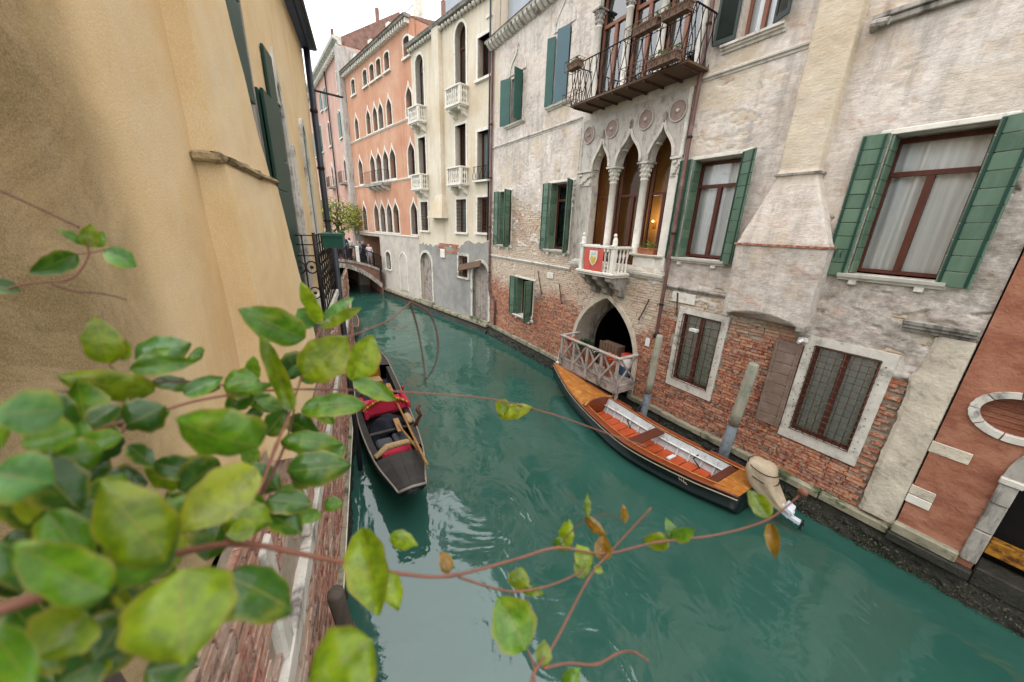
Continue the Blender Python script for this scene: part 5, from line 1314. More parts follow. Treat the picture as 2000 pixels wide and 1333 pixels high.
# balcony on the yellow house with its iron railing and a green box
bu0, bu1, by, bz0, bz1 = 4.60, 6.5, 0.26, 3.92, 4.84
bs = MB().box(-bu1, -bu0, 0.0, by + .04, bz0 - .1, bz0).build('balcony_slab', 'stone_white', yel, bevel=.01)
def scroll_panel(parent, A, B, z0, z1, circles):
    A = Vector((A[0], A[1], 0)); B = Vector((B[0], B[1], 0)); d = B - A; e = d.normalized(); g = MB()
    for z in (z0, z1 - .22, z1 - .1, z1): g.bar(A + Vector((0, 0, z)), B + Vector((0, 0, z)), .018, .012)
    for i in range(circles + 1):
        p = A + d * i / circles; g.tube([p + Vector((0, 0, z0)), p + Vector((0, 0, z1))], .009, 5)
        if i < circles:
            c = A + d * (i + .5) / circles; r = d.length / circles * .46
            for zc in (z0 + (z1 - z0) * .3, z0 + (z1 - z0) * .62):
                g.tube([c + e * r * math.cos(q) + Vector((0, 0, zc + r * 1.2 * math.sin(q))) for q in [2 * PI * k / 18 for k in range(18)]], .008, 5, closed=True)
                g.ball(c + Vector((0, 0, zc)), .02, 4)
    return g.build('iron_railing', 'iron_dark', parent, smooth=True)
scroll_panel(bs, (-bu0, 0.02), (-bu0, by), bz0, bz1, 2); scroll_panel(bs, (-bu0, by), (-bu1, by), bz0, bz1, 8)
for q in (bu0, bu1): MB().tube([(-q, by, bz0 - .1), (-q, by, bz1 + .03)], .018, 8).build('railing_post', 'iron_dark', bs, smooth=True)
gb = flower_box('flower_box', 'dark green box hung on the left iron railing', 0.5, 0.24, 0.17, (0, 0, 0), 0, 'planter_green', 'plant_green', 12, None, .05)
pw = Matrix.Translation(NL * -DW) @ Matrix.Rotation(AL, 4, 'Z')
q = pw @ Vector((-5.3, .41, bz1 - .16)); gb.location = q; gb.rotation_euler = (0, 0, AL)
MB().tube([(-6.62, .30, .2), (-6.62, .30, 4.75)], .045, 10).build('post', 'pipe_dark', yel, smooth=True)

# lower wall: brick with a stone course, on a weedy foot
def bexpo(U, Z): return np.ones_like(np.asarray(U, float))
def brel(U, Z): return 0.05 + (fbm(U * 6, Z * 6, 8, 3) - .5) * .02
grid_wall('lower_wall', yel, -14.0, 3.5, 0.0, 3.5, [], 0.08, brel, dict(expo=bexpo, wash=lambda U, Z: 0 * U + .3, grime=lambda U, Z: 0 * U, ochre=lambda U, Z: 0 * U), 'plaster_old')
rl_ = random.Random(21); cells = []
for k in range(int((3.42 - .55) / .068)):
    z = .56 + .068 * (k + .5); u = 0.3 + (.13 if k % 2 else 0)
    if 2.1 < z < 2.32: continue
    while u < 13.8:
        L_ = .262 * (1 if rl_.random() < .7 else .5); n = float(fbm(u * 1.6, z * 1.6, 55, 4))
        if n < .62 or z < 2.0:
            cells.append((-(u + L_ / 2), .085 + rl_.uniform(-.008, .008), z, L_ - .013, .054, rl_.random(), float(np.clip((n - .3) * 1.6 + (.25 if z > 2.3 else 0), 0, 1))))
        u += L_
lay_bricks(yel, cells, 'brick_bank', (0.0, .8, 5.0), rl_)
for i in range(11):
    u = .4 + i * 1.2; MB().box(-u - 1.19, -u, 0.0, .125 + rl_.uniform(-.01, .01), 2.12, 2.30).build('course_stone', 'stone_white', yel, bevel=.012)
for a, z0, z1 in ((1.9, 2.301, 3.2), (2.9, 2.301, 3.2)): MB().box(-a - .17, -a, 0.0, .115, z0, z1).build('stone_jamb', 'stone_white', yel, bevel=.02)
for i in range(12):
    u = .2 + i * 1.15; MB().box(-u - 1.14, -u, 0.0, .155, .42, .56).build('ledge_stone', 'ledge_stone', yel, bevel=.012)
MB().tube([(-13.9, .158, .55), (-.2, .158, .55)], .008, 5).build('ledge_edge', 'stone_clean', yel)
weedy('footing', yel, -14, 3.4, .43, 120, .12)

# ------------------------------------------------------------------ mooring poles
def pole(label, base, top, r, split, m1='pole_paint', m2='wood_pole'):
    t = thing('mooring_pole', label, 'pole', (base[0], base[1], base[2]), 0, 'mooring poles')
    d = Vector(top) - Vector(base); f = lambda q: d * q
    jit = lambda p: p + Vector((random.uniform(-.006, .006), random.uniform(-.006, .006), 0))
    MB().tube([jit(f(q)) for q in (0, .1, .2, .3, split)], [r * 1.03] * 5, 14).build('painted_foot', m1, t, smooth=True)
    MB().tube([f(split)] + [jit(f(split + (1 - split) * q)) for q in (.2, .4, .6, .8)] + [f(.985), f(1.0)], [r] * 5 + [r * .97, r * .8], 14).build('shaft', m2, t, smooth=True)
    c = f(split + .02); MB().tube([c + Vector((math.cos(a) * (r + .012), math.sin(a) * (r + .012), .012 * math.sin(a * 3))) for a in [2 * PI * k / 16 for k in range(16)]], .012, 6, closed=True).build('rope_loop', 'iron_rust', t, smooth=True)
    return t
pole('grey mooring pole between the water gate and the barred window', (7.4, 5.13, -.6), (7.52, 5.08, 2.6), .085, .5)
pole('thick grey mooring pole in front of the brown board shutter', (7.4, 3.06, -.6), (7.5, 2.92, 2.62), .10, .56)
q0 = pw @ Vector((-3.3, .24, -.5)); q1 = pw @ Vector((-2.75, .26, 1.75))
pole('short leaning mooring post against the left brick wall', q0, q1, .075, .62, 'pole_dark', 'pole_dark')

# ------------------------------------------------------------------ wooden landing in front of the water gate
plat = thing('wooden_landing', 'weathered wooden landing with crossed railings at the water gate', 'landing', (XB, 0, 0), PI / 2)
d0, d1, yf = 5.84, 8.22, 0.70
n = 14
for i in range(n):
    a = d0 + (d1 - d0) * i / n; MB().box(a + .006, a + (d1 - d0) / n - .006, .055, yf, .975 + random.uniform(-.004, .004), 1.005).build('deck_plank', 'wood_weathered', plat)
MB().box(d0, d1, yf + .001, yf + .06, .72, 1.0).build('front_beam', 'wood_weathered', plat, bevel=.006); MB().box(d0 - .05, d0 - .001, .06, yf, .76, .99).build('side_beam', 'wood_weathered', plat, bevel=.006)
zt = 1.76; nb_ = 4
pu = [d0 + .03 + (d1 - d0 - .06) * i / nb_ for i in range(nb_ + 1)]
for u in pu: MB().box(u - .045, u + .045, yf + .06, yf + .11, .80, zt).build('rail_post', 'wood_weathered', plat, bevel=.006)
MB().box(d0 - .06, d1 + .06, yf + .03, yf + .14, zt, zt + .045).build('handrail', 'wood_weathered', plat, bevel=.008); MB().box(d0 - .06, d0 + .05, .05, yf + .029, zt - .002, zt + .042).build('handrail', 'wood_weathered', plat, bevel=.008)
MB().box(d1 - .05, d1 + .06, .05, yf + .029, zt - .002, zt + .042).build('handrail', 'wood_weathered', plat, bevel=.008)
for a, b in zip(pu[:-1], pu[1:]):
    MB().bar((a + .045, yf + .075, 1.06), (b - .045, yf + .075, zt - .02), .022, .055, (0, 0, 1)).build('cross_brace', 'wood_weathered', plat); MB().bar((b - .045, yf + .1, 1.06), (a + .045, yf + .1, zt - .02), .022, .055).build('cross_brace', 'wood_weathered', plat)
MB().box(d0, d1, yf + .062, yf + .085, 1.02, 1.06).build('bottom_rail', 'wood_weathered', plat)
for u in (d0, d1): MB().bar((u, .1, 1.05), (u, yf, zt - .02), .025, .05).build('cross_brace', 'wood_weathered', plat); MB().bar((u, yf, 1.05), (u, .1, zt - .02), .025, .05).build('cross_brace', 'wood_weathered', plat)
for u in (d0 + .15, (d0 + d1) / 2 + .2, d1 - .25):
    MB().tube([(u, yf - .1, -.5), (u, yf - .1, .975)], .07, 10).build('pile', 'pole_paint', plat, smooth=True); MB().box(u - .16, u - .08, yf - .05, yf + .0, .0, .97).build('leg', 'wood_weathered', plat)
MB().box(d1 + .0, d1 + .08, yf + .12, yf + .2, .62, .86).tube([(d1 + .04, yf + .16, .86), (d1 + .04, yf + .12, 1.3)], .006, 5).build('hanging_tin', 'paper_white', plat)
# things standing on the landing
def wq(u, y, z): return Vector((XB - y, u, z))
def pot_plant(name, label, loc, r, h, leafm, n, sp, fl=None, potm='pot_clay', sz=.035):
    t = thing(name, label, 'plant', loc); MB().lathe([(0, 0), (r * .7, 0), (r, h), (r * 1.08, h), (r * 1.08, h * .88), (r * .9, h * .9), (0, h * .9)], 14).build('pot', potm, t, smooth=False)
    l = MB()
    for i in range(n):
        v = Vector((random.gauss(0, 1), random.gauss(0, 1), abs(random.gauss(0, 1)))).normalized() * sp * random.uniform(.5, 1); leafquad(l, Vector((v.x, v.y, h + v.z)), sz * random.uniform(.6, 1.2))
    tag(l.build('foliage', leafm, t, smooth=None), kind='stuff')
    if fl:
        l = MB()
        for i in range(n // 4):
            v = Vector((random.gauss(0, 1), random.gauss(0, 1), abs(random.gauss(0, 1)) + .3)).normalized() * sp; leafquad(l, Vector((v.x, v.y, h + v.z)), sz)
        tag(l.build('flowers', fl, t, smooth=None), kind='stuff')
    return t
pot_plant('potted_plant', 'orange plant at the far end of the landing railing', wq(8.0, .55, 1.0), .13, .6, 'plant_orange', 160, .2)
pot_plant('potted_plant', 'dark green bushy plant in the water gate', wq(7.6, .35, 1.0), .15, .5, 'plant_dark', 420, .3, sz=.045)
pot_plant('potted_plant', 'plant with white flowers behind the landing railing', wq(7.15, .5, 1.0), .12, .45, 'plant_dark', 160, .18, 'flower_white')
pot_plant('potted_plant', 'large spiky orange plant at the landing railing', wq(6.42, .45, 1.0), .16, .4, 'plant_orange', 360, .28, sz=.05)
cr = thing('slatted_crate', 'tall brown slatted wooden crate in the water gate', 'crate', wq(6.95, -.15, 1.0), PI / 2)
for i in range(6): MB().box(-.36 + i * .12, -.36 + i * .12 + .1, .16, .19, 0, .78).build('slat', 'crate_wood', cr)
for i in range(3): MB().box(-.36, .34, .13, .159, .1 + i * .27, .17 + i * .27).build('batten', 'crate_wood', cr)
MB().box(-.36, .34, -.16, .129, 0, .74).build('core', 'crate_wood', cr)
bx = thing('drum', 'white and blue drum with a red lid in the water gate', 'drum', wq(6.25, -.05, 1.0))
MB().lathe([(0, 0), (.17, 0), (.18, .03), (.18, .3)], 16).build('lower_body', 'blue_plastic', bx, smooth=True); MB().lathe([(.18, .3), (.18, .55), (.17, .58)], 16).build('upper_body', 'white_paint', bx, smooth=True); MB().lathe([(.19, .58), (.19, .63), (.1, .66), (0, .66)], 16).build('lid', 'red_plastic', bx, smooth=True)
# ------------------------------------------------------------------ boats
def hull(secs, name, mat, parent, thick=.03, nseg=10):
    """secs: (y, cx, half width at gunwale, z gunwale, z keel, fullness); outer skin, rounded section"""
    V = []; m_ = 2 * nseg + 1
    for (y, cx, hw_, zg, zk, fu) in secs:
        for k in range(m_):
            t = -1 + 2 * k / (m_ - 1); a = abs(t); x = math.copysign(hw_ * (1 - (1 - a) ** fu), t) if a > 0 else 0
            z = zk + (zg - zk) * (a ** 2.2)
            V.append((cx + x, y, z))
    F = [(i * m_ + k, i * m_ + k + 1, (i + 1) * m_ + k + 1, (i + 1) * m_ + k) for i in range(len(secs) - 1) for k in range(m_ - 1)]
    F.append(tuple(range(m_))); F.append(tuple((len(secs) - 1) * m_ + k for k in range(m_)))
    return MB().add(V, F).build(name, mat, parent, smooth=True)
def strip(pts_a, pts_b):
    n = len(pts_a); return MB().add(list(pts_a) + list(pts_b), [(i, i + 1, n + i + 1, n + i) for i in range(n - 1)])
def lerp_secs(keys, n):
    ys = np.linspace(keys[0][0], keys[-1][0], n); kk = [k[0] for k in keys]; out = []
    cols = [np.array([k[j] for k in keys], float) for j in range(1, len(keys[0]))]
    for y in ys:
        vals = []
        for c in cols:   # smooth (Catmull-Rom through keys)
            i = max(0, min(len(kk) - 2, int(np.searchsorted(kk, y) - 1))); t = (y - kk[i]) / (kk[i + 1] - kk[i]); h = kk[i + 1] - kk[i]
            m0 = (c[i + 1] - c[max(i - 1, 0)]) / (kk[i + 1] - kk[max(i - 1, 0)]) * h; m1 = (c[min(i + 2, len(c) - 1)] - c[i]) / (kk[min(i + 2, len(c) - 1)] - kk[i]) * h
            vals.append((2 * t**3 - 3 * t * t + 1) * c[i] + (t**3 - 2 * t * t + t) * m0 + (-2 * t**3 + 3 * t * t) * c[i + 1] + (t**3 - t * t) * m1)
        out.append((float(y), *[float(v) for v in vals]))
    return out
# motor boat: world y from the stern (2.15) to the bow (8.25)
mb = thing('motor_boat', 'slender black wooden motor boat with orange floor moored at the brick house', 'boat', (0, 0, 0))
K = [(2.15, 6.82, .50, .50, -.05, 2.0), (3.0, 6.66, .61, .48, -.1, 2.2), (4.3, 6.50, .67, .48, -.12, 2.3), (5.6, 6.60, .60, .52, -.1, 2.2), (6.8, 6.72, .42, .60, -.05, 1.9), (7.7, 6.82, .19, .72, .08, 1.6), (8.25, 6.86, .02, .84, .35, 1.3)]
S = lerp_secs(K, 46)
hull(S, 'hull', 'hull_black', mb)
side = lambda s, f, dz=0: (s[1] + s[2] * f, s[0], s[3] + dz)
def inset(s, d): return max(s[2] - d, .005)
for sg in (-1, 1):
    a = [(s[1] + sg * (s[2] + .015), s[0], s[3] + .012) for s in S]; MB().tube(a, .02, 6).build('gunwale', 'varnish_dark', mb, smooth=True)
    MB().tube([(s[1] + sg * (s[2] + .012), s[0], s[3] - .07) for s in S], .012, 6).build('rub_line', 'hull_line', mb, smooth=True)
    # side deck
    q = [s for s in S if 2.4 < s[0] < 6.3]
    strip([(s[1] + sg * s[2], s[0], s[3] + .01) for s in q], [(s[1] + sg * inset(s, .13), s[0], s[3] + .015) for s in q]).build('side_deck', 'varnish_dark', mb)
    MB().tube([(s[1] + sg * inset(s, .13), s[0], s[3] + .03) for s in q], .014, 6).build('coaming', 'varnish', mb, smooth=True)
    # inner skin (white) and a lower shelf
    q2 = [s for s in S if 2.6 < s[0] < 6.2]
    strip([(s[1] + sg * inset(s, .13), s[0], s[3]) for s in q2], [(s[1] + sg * inset(s, .22), s[0], .13) for s in q2]).build('inner_side', 'boat_white', mb)
    strip([(s[1] + sg * inset(s, .15), s[0], .33) for s in q2], [(s[1] + sg * inset(s, .235), s[0], .34) for s in q2]).build('inner_stringer', 'boat_white', mb)
    for s in q2[::2]:
        MB().bar((s[1] + sg * inset(s, .15), s[0], s[3] - .02), (s[1] + sg * inset(s, .25), s[0], .12), .03, .035, (0, 1, 0)).build('rib', 'boat_white', mb)
fl_ = [s for s in S if 2.6 < s[0] < 6.2]
for i in range(len(fl_) - 1):
    s, t = fl_[i], fl_[i + 1]; g = .012
    if i % 2 == 0 and i + 2 < len(fl_): t = fl_[i + 2]
    elif i % 2: continue
    MB().add([(s[1] - inset(s, .22), s[0] + g, .12), (s[1] + inset(s, .22), s[0] + g, .12), (t[1] + inset(t, .22), t[0] - g, .12), (t[1] - inset(t, .22), t[0] - g, .12),
              (s[1] - inset(s, .22), s[0] + g, .145), (s[1] + inset(s, .22), s[0] + g, .145), (t[1] + inset(t, .22), t[0] - g, .145), (t[1] - inset(t, .22), t[0] - g, .145)],
             [(4, 5, 6, 7), (0, 1, 5, 4), (2, 3, 7, 6), (1, 2, 6, 5), (3, 0, 4, 7)]).build('floor_board', 'boat_floor', mb)
fd = [s for s in S if s[0] > 6.05]
V = []; 
for s in fd: V += [(s[1] + s[2] * f * .97, s[0], s[3] + .012 + .05 * (1 - f * f) * min(1, s[2] * 2)) for f in (-1, -.5, 0, .5, 1)]
MB().add(V, [(i * 5 + k, i * 5 + k + 1, i * 5 + 6 + k, i * 5 + 5 + k) for i in range(len(fd) - 1) for k in range(4)]).build('fore_deck', 'varnish', mb, smooth=True)
s = fd[0]; e = []
for k in range(13):
    f = -1 + k / 6; e.append((s[1] + s[2] * f, s[0] - .02 + .12 * (1 - f * f) - .1, s[3] + .035 + .05 * (1 - f * f)))
MB().tube(e, .03, 8).build('deck_edge', 'varnish', mb, smooth=True)
strip([(p[0], p[1], p[2]) for p in e], [(p[0] * .9 + s[1] * .1, p[1] + .05, .13) for p in e]).build('bulkhead', 'varnish_dark', mb)
sd_ = [s for s in S if s[0] < 2.62]
V = []
for s in sd_: V += [(s[1] + s[2] * f * .97, s[0], s[3] + .015) for f in (-1, 0, 1)]
MB().add(V, [(i * 3 + k, i * 3 + k + 1, i * 3 + 4 + k, i * 3 + 3 + k) for i in range(len(sd_) - 1) for k in range(2)]).build('stern_deck', 'varnish', mb)
def thwart(y, w_, mat='wood_frame', z=.44):
    s = min(S, key=lambda q: abs(q[0] - y)); MB().box(s[1] - inset(s, .1), s[1] + inset(s, .1), y - w_ / 2, y + w_ / 2, z, z + .035).build('thwart', mat, mb, bevel=.006)
thwart(2.66, .16); thwart(4.32, .26)
for y in (3.3, 5.2, 5.9, 7.0): 
    s = min(S, key=lambda q: abs(q[0] - y)); MB().bar((s[1] + s[2] - .02, y - .1, s[3] + .05), (s[1] + s[2] - .02, y + .1, s[3] + .05), .02, .02).bar((s[1] + s[2] - .02, y, s[3]), (s[1] + s[2] - .02, y, s[3] + .05), .02, .02).build('cleat', 'iron_dark', mb)
s = min(S, key=lambda q: abs(q[0] - 4.9)); MB().box(s[1] + .1, s[1] + .35, 3.72, 3.8, .15, .18).build('paddle_blade', 'boat_white', mb)
# small hull emblem
lg = MB(); s = min(S, key=lambda q: abs(q[0] - 3.05))
for dy, h_ in ((-.1, .05), (-.05, .08), (0, .06), (.05, .09), (.09, .05)): lg.tube([(s[1] - s[2] * .985, 3.05 + dy, .3), (s[1] - s[2] * 1.0 - .004, 3.05 + dy + .02, .3 + h_)], .006, 4)
lg.tube([(s[1] - s[2] * .99, 2.93, .31), (s[1] - s[2] * .99 - .004, 3.05, .33), (s[1] - s[2] * .99, 3.17, .32)], .005, 4); lg.build('hull_emblem', 'hull_line', mb)
# outboard under its cover
ob = thing('outboard_motor', 'white outboard motor under a tan canvas cover on the motor boat stern', 'outboard motor', (6.9, 2.10, 0.48), R_(10)); ob.scale = (1.0, 1.02, 1.0)
cv = [(0, .02, .60, .05, .08), (0, .03, .58, .14, .18), (0, .02, .52, .19, .23), (0, 0, .36, .215, .25), (0, -.04, .2, .215, .25), (0, -.14, .06, .2, .22), (0, -.28, -.06, .17, .17), (0, -.42, -.12, .14, .11)]
V = []; ns = 24
for (x, y, z, rx, ry_) in cv:
    for k in range(ns):
        a = 2 * PI * k / ns; wv = (1 + .05 * math.sin(a * 5 + z * 9) + .035 * math.sin(a * 9 - z * 14)) * (1 + .10 * math.cos(4 * a) * -1)
        V.append((x + rx * wv * math.cos(a), y + ry_ * wv * math.sin(a), z + .03 * math.sin(a * 4) * (z < .3)))
F = [(i * ns + k, i * ns + (k + 1) % ns, (i + 1) * ns + (k + 1) % ns, (i + 1) * ns + k) for i in range(len(cv) - 1) for k in range(ns)] + [tuple(range(ns))]
MB().add(V, F).build('cover', 'canvas_tan', ob, smooth=True)
for z, y in ((.5, 0), (.33, -.02)): MB().tube([(.212 * math.cos(a), y + .25 * math.sin(a), z + .05 * math.sin(a + .6)) for a in [2 * PI * k / 24 for k in range(24)]], .008, 5, closed=True).build('cord', 'iron_dark', ob, smooth=True)
lgm = MB(); lgm.box(-.06, .06, -.62, -.36, -.16, -.04); lgm.prism([(-.12, -.42), (-.05, -.2), (.06, -.2), (.1, -.36), (.03, -.45)], -.05, .05, back=True); lgm.xform(Matrix.Translation((0, -.1, .06)) @ Matrix.Rotation(R_(20), 4, 'X'))
lgm = MB(); lgm.bar((0, -.36, -.1), (0, -.56, -.2), .13, .15); lgm.bar((0, -.48, -.11), (0, -.52, -.03), .24, .14); lgm.bar((0, -.54, -.23), (0, -.70, -.26), .09, .08); lgm.add([(-.012, -.55, -.24), (.012, -.55, -.24), (0, -.66, -.4), (0, -.62, -.24)], [(0, 1, 2), (1, 3, 2), (3, 0, 2)])
lgm.build('gearcase', 'motor_white', ob, bevel=.012)
pr_ = MB(); pr_.ball((0, -.93, -.235), .035, 5); PY = .21
for k in range(3):
    a = 2 * PI * k / 3; pr_.add([(.02 * math.cos(a), -.92, -.235 + .02 * math.sin(a)), (.11 * math.cos(a - .3), -.9, -.235 + .11 * math.sin(a - .3)), (.12 * math.cos(a + .3), -.95, -.235 + .12 * math.sin(a + .3)), (.03 * math.cos(a + .6), -.94, -.235 + .03 * math.sin(a + .6))], [(0, 1, 2, 3)])
pr_.xform(Matrix.Translation((0, PY, -.03))); pr_.build('propeller', 'motor_black', ob)
rp = MB().tube([(7.46, 3.06, .62), (7.38, 3.15, .5), (7.2, 3.3, .46), (7.0, 3.4, .25)], .014, 6).tube([(7.45, 5.1, .75), (7.3, 5.2, .55), (7.05, 5.1, .4), (7.0, 5.2, .2)], .014, 6)
for n_, pts in (('from the pole by the board shutter', [(7.44, 3.0, .66), (7.38, 3.15, .53), (7.2, 3.3, .48), (7.0, 3.4, .27), (6.95, 3.2, .17)]), ('from the pole by the water gate', [(7.43, 5.08, .78), (7.3, 5.2, .58), (7.1, 5.1, .44), (7.0, 5.25, .25), (6.9, 5.05, .17)])):
    tag(MB().tube(pts, .016, 6).build('mooring_rope', 'cloth_dark', None, smooth=True), 'dark mooring rope of the motor boat ' + n_, 'rope', 'mooring ropes of the motor boat')

# gondola by the left wall
go = thing('gondola', 'black gondola with red seats moored along the left brick wall', 'gondola', (0, 0, 0))
GK = [(5.0, 1.24, .24, .70, .56, 1.7), (6.3, 1.34, .49, .54, .05, 2.1), (8.2, 1.46, .62, .48, -.1, 2.3), (10.2, 1.66, .58, .50, -.1, 2.2), (11.7, 1.88, .44, .56, -.02, 2.0), (12.8, 2.02, .22, .66, .15, 1.7), (13.6, 2.12, .03, .9, .6, 1.3)]
G = lerp_secs(GK, 56); hull(G, 'hull', 'hull_black', go)
for sg in (-1, 1): MB().tube([(s[1] + sg * s[2], s[0], s[3] + .015) for s in G], .018, 6).build('gunwale', 'gon_line', go, smooth=True)
gs = lambda y: min(G, key=lambda q: abs(q[0] - y))
def deck(y0, y1, name, mat, n_pl=4, dz=.0):
    q = [s for s in G if y0 <= s[0] <= y1]
    for p in range(n_pl):
        f0 = -1 + 2 * p / n_pl + .004; f1 = -1 + 2 * (p + 1) / n_pl - .004
        V = []
        for s in q: V += [(s[1] + s[2] * f * .97, s[0], s[3] + dz + .05 * (1 - f * f)) for f in (f0, (f0 + f1) / 2, f1)]
        MB().add(V, [(i * 3 + k, i * 3 + k + 1, i * 3 + 4 + k, i * 3 + 3 + k) for i in range(len(q) - 1) for k in range(2)]).build(name, mat, go, smooth=True)
deck(5.0, 6.35, 'deck_plank', 'gon_deck'); deck(11.2, 13.6, 'deck_plank', 'gon_deck')
s = G[0]; MB().tube([(s[1] - s[2], s[0], s[3] + .01), (s[1], s[0] - .03, s[3] + .06), (s[1] + s[2], s[0], s[3] + .01)], .024, 6).build('stern_rail', 'gon_line', go, smooth=True)
s = gs(6.4); MB().tube([(s[1] - s[2] * .93, 6.3, s[3] + .07), (s[1] - .2, 6.5, s[3] + .1), (s[1] + .2, 6.5, s[3] + .1), (s[1] + s[2] * .8, 6.38, s[3] + .07)], [.05, .07, .06, .03], 8).build('deck_beam', 'brush_tan', go, smooth=True)
q = [s for s in G if 6.4 <= s[0] <= 11.2]
V = []
for s in q: V += [(s[1] - inset(s, .1), s[0], .12), (s[1] + inset(s, .1), s[0], .12)]
MB().add(V, [(i * 2, i * 2 + 1, i * 2 + 3, i * 2 + 2) for i in range(len(q) - 1)]).build('floor', 'carpet_dark', go)
for sg in (-1, 1):
    strip([(s[1] + sg * s[2], s[0], s[3] + .01) for s in q], [(s[1] + sg * inset(s, .14), s[0], s[3] + .02) for s in q]).build('side_deck', 'gon_deck', go)
    strip([(s[1] + sg * inset(s, .14), s[0], s[3] + .02) for s in q], [(s[1] + sg * inset(s, .16), s[0], .12) for s in q]).build('inner_side', 'gon_deck', go)
s = gs(6.75); MB().box(s[1] - .3, s[1] + .32, 6.55, 6.85, .13, .38).build('stern_cushion', 'gon_red', go, bevel=.04)
MB().box(s[1] - .32, s[1] + .02, 6.95, 7.25, .13, .4).build('locker', 'cushion_grey', go, bevel=.04); MB().box(s[1] + .05, s[1] + .36, 6.95, 7.3, .13, .42).build('locker', 'cushion_grey', go, bevel=.03)
s = gs(7.35); MB().box(s[1] - s[2] * .88, s[1] + s[2] * .88, 7.33, 7.42, .42, .48).build('thwart', 'gon_deck', go, bevel=.008)
# draped dark cloth, main red seat with gilded back, side chair
V = []; n = 16
for i in range(n + 1):
    for k in range(n + 1):
        a, b = -1 + 2 * i / n, -1 + 2 * k / n; r = math.hypot(a, b); V.append((1.45 + a * .42, 7.78 + b * .34, .62 * max(.35, 1 - .45 * r ** 2.2) + .03 * math.sin(a * 9 + b * 5) + .02 * math.sin(b * 13)))
MB().add(V, [(i * (n + 1) + k, (i + 1) * (n + 1) + k, (i + 1) * (n + 1) + k + 1, i * (n + 1) + k + 1) for i in range(n) for k in range(n)]).build('draped_cloth', 'navy_cloth', go, smooth=True)
MB().prism([(-.52, 0), (-.52, .22), (-.3, .4), (0, .46), (.3, .4), (.52, .22), (.52, 0)], -.07, .07, back=True).xform(Matrix.Translation((1.52, 8.3, .45))).build('seat_back', 'gon_red', go, bevel=.03)
cvb = MB()
for i in range(26):
    t = i / 25; a = -.52 + 1.04 * t; cvb.ball((1.52 + a, 8.21, .47 + .44 * math.sin(PI * (.15 + .7 * t)) ** 1.0 * .9), .03 + .012 * (i % 3), 4)
cvb.build('gilded_carving', 'gold', go, smooth=True)
MB().box(1.05, 2.05, 8.36, 9.0, .3, .55).build('seat', 'gon_pink', go, bevel=.06)
for a in (1.0, 2.02): MB().box(a, a + .1, 8.15, 9.0, .4, .66).build('arm_rest', 'gon_red', go, bevel=.03)
MB().lathe([(0, 0), (.025, .0), (.015, .03), (.04, .06), (.045, .1), (.02, .14), (0, .15)], 8, (2.12, 8.9, .66)).build('gilt_knob', 'red_plastic', go, smooth=True)
ch_ = MB().box(1.42, 1.85, 10.1, 10.5, .42, .5); ch_.prism([(1.4, .5), (1.42, .9), (1.63, 1.0), (1.85, .9), (1.87, .5)], 10.48, 10.54, back=True); ch_.build('chair', 'gold', go, bevel=.015)
MB().box(1.44, 1.83, 10.08, 10.48, .5, .54).build('chair_pad', 'brush_tan', go, bevel=.015)
s = gs(7.2); fo = MB().tube([(s[1] + s[2] - .02, 7.2, .5), (s[1] + s[2] + .05, 7.25, .62), (s[1] + s[2] + .1, 7.15, .78), (s[1] + s[2] + .05, 7.2, .92), (s[1] + s[2] + .12, 7.28, .98)], [.05, .045, .04, .045, .03], 8).build('oar_crutch', 'wood_frame', go, smooth=True)
s = gs(7.6); MB().box(s[1] + s[2] - .22, s[1] + s[2] - .06, 7.35, 7.75, .5, .62).build('folded_sack', 'brush_tan', go, bevel=.04)
for nm, a, b in (('long', (1.62, 5.35, .80), (1.86, 9.3, .62)), ('short', (1.66, 5.9, .70), (1.58, 7.3, .6))):
    t = MB().tube([a, ((a[0] + b[0]) / 2, (a[1] + b[1]) / 2, (a[2] + b[2]) / 2 + .015), b], [.028, .024, .02], 8)
    t.box(-.06, .06, -.3, .3, -.008, .008, Matrix.Translation(Vector(b)) @ Matrix.Rotation(-.06, 4, 'Z'))
    tag(t.build('oar', 'oar_wood', None, smooth=False), '%s wooden oar lying along the right side of the gondola' % nm, 'oar', 'oars on the gondola')
# second gondola, only its stern quarter shows past the leaves
g2 = thing('gondola', 'dark gondola moored further up the left bank near the bridge', 'gondola', (0, 0, 0))
K2 = [(15.6, 1.75, .1, .75, .3, 1.6), (16.6, 1.8, .38, .5, 0, 2.0), (18.5, 1.9, .55, .45, -.1, 2.2), (21, 2.05, .4, .5, 0, 2.0), (23.5, 2.2, .05, .9, .5, 1.4)]
G2 = lerp_secs(K2, 30); hull(G2, 'hull', 'hull_black', g2)
V = []
for s in G2: V += [(s[1] - s[2] * .95, s[0], s[3] + .01), (s[1] + s[2] * .95, s[0], s[3] + .01)]
MB().add(V, [(i * 2, i * 2 + 1, i * 2 + 3, i * 2 + 2) for i in range(len(G2) - 1)]).build('deck', 'gon_deck', g2)
for sg in (-1, 1): MB().tube([(s[1] + sg * s[2], s[0], s[3] + .02) for s in G2], .02, 6).build('gunwale', 'varnish', g2, smooth=True)
MB().box(1.75, 2.05, 17.6, 18.4, .46, .6).build('seat', 'gon_red', g2, bevel=.03)
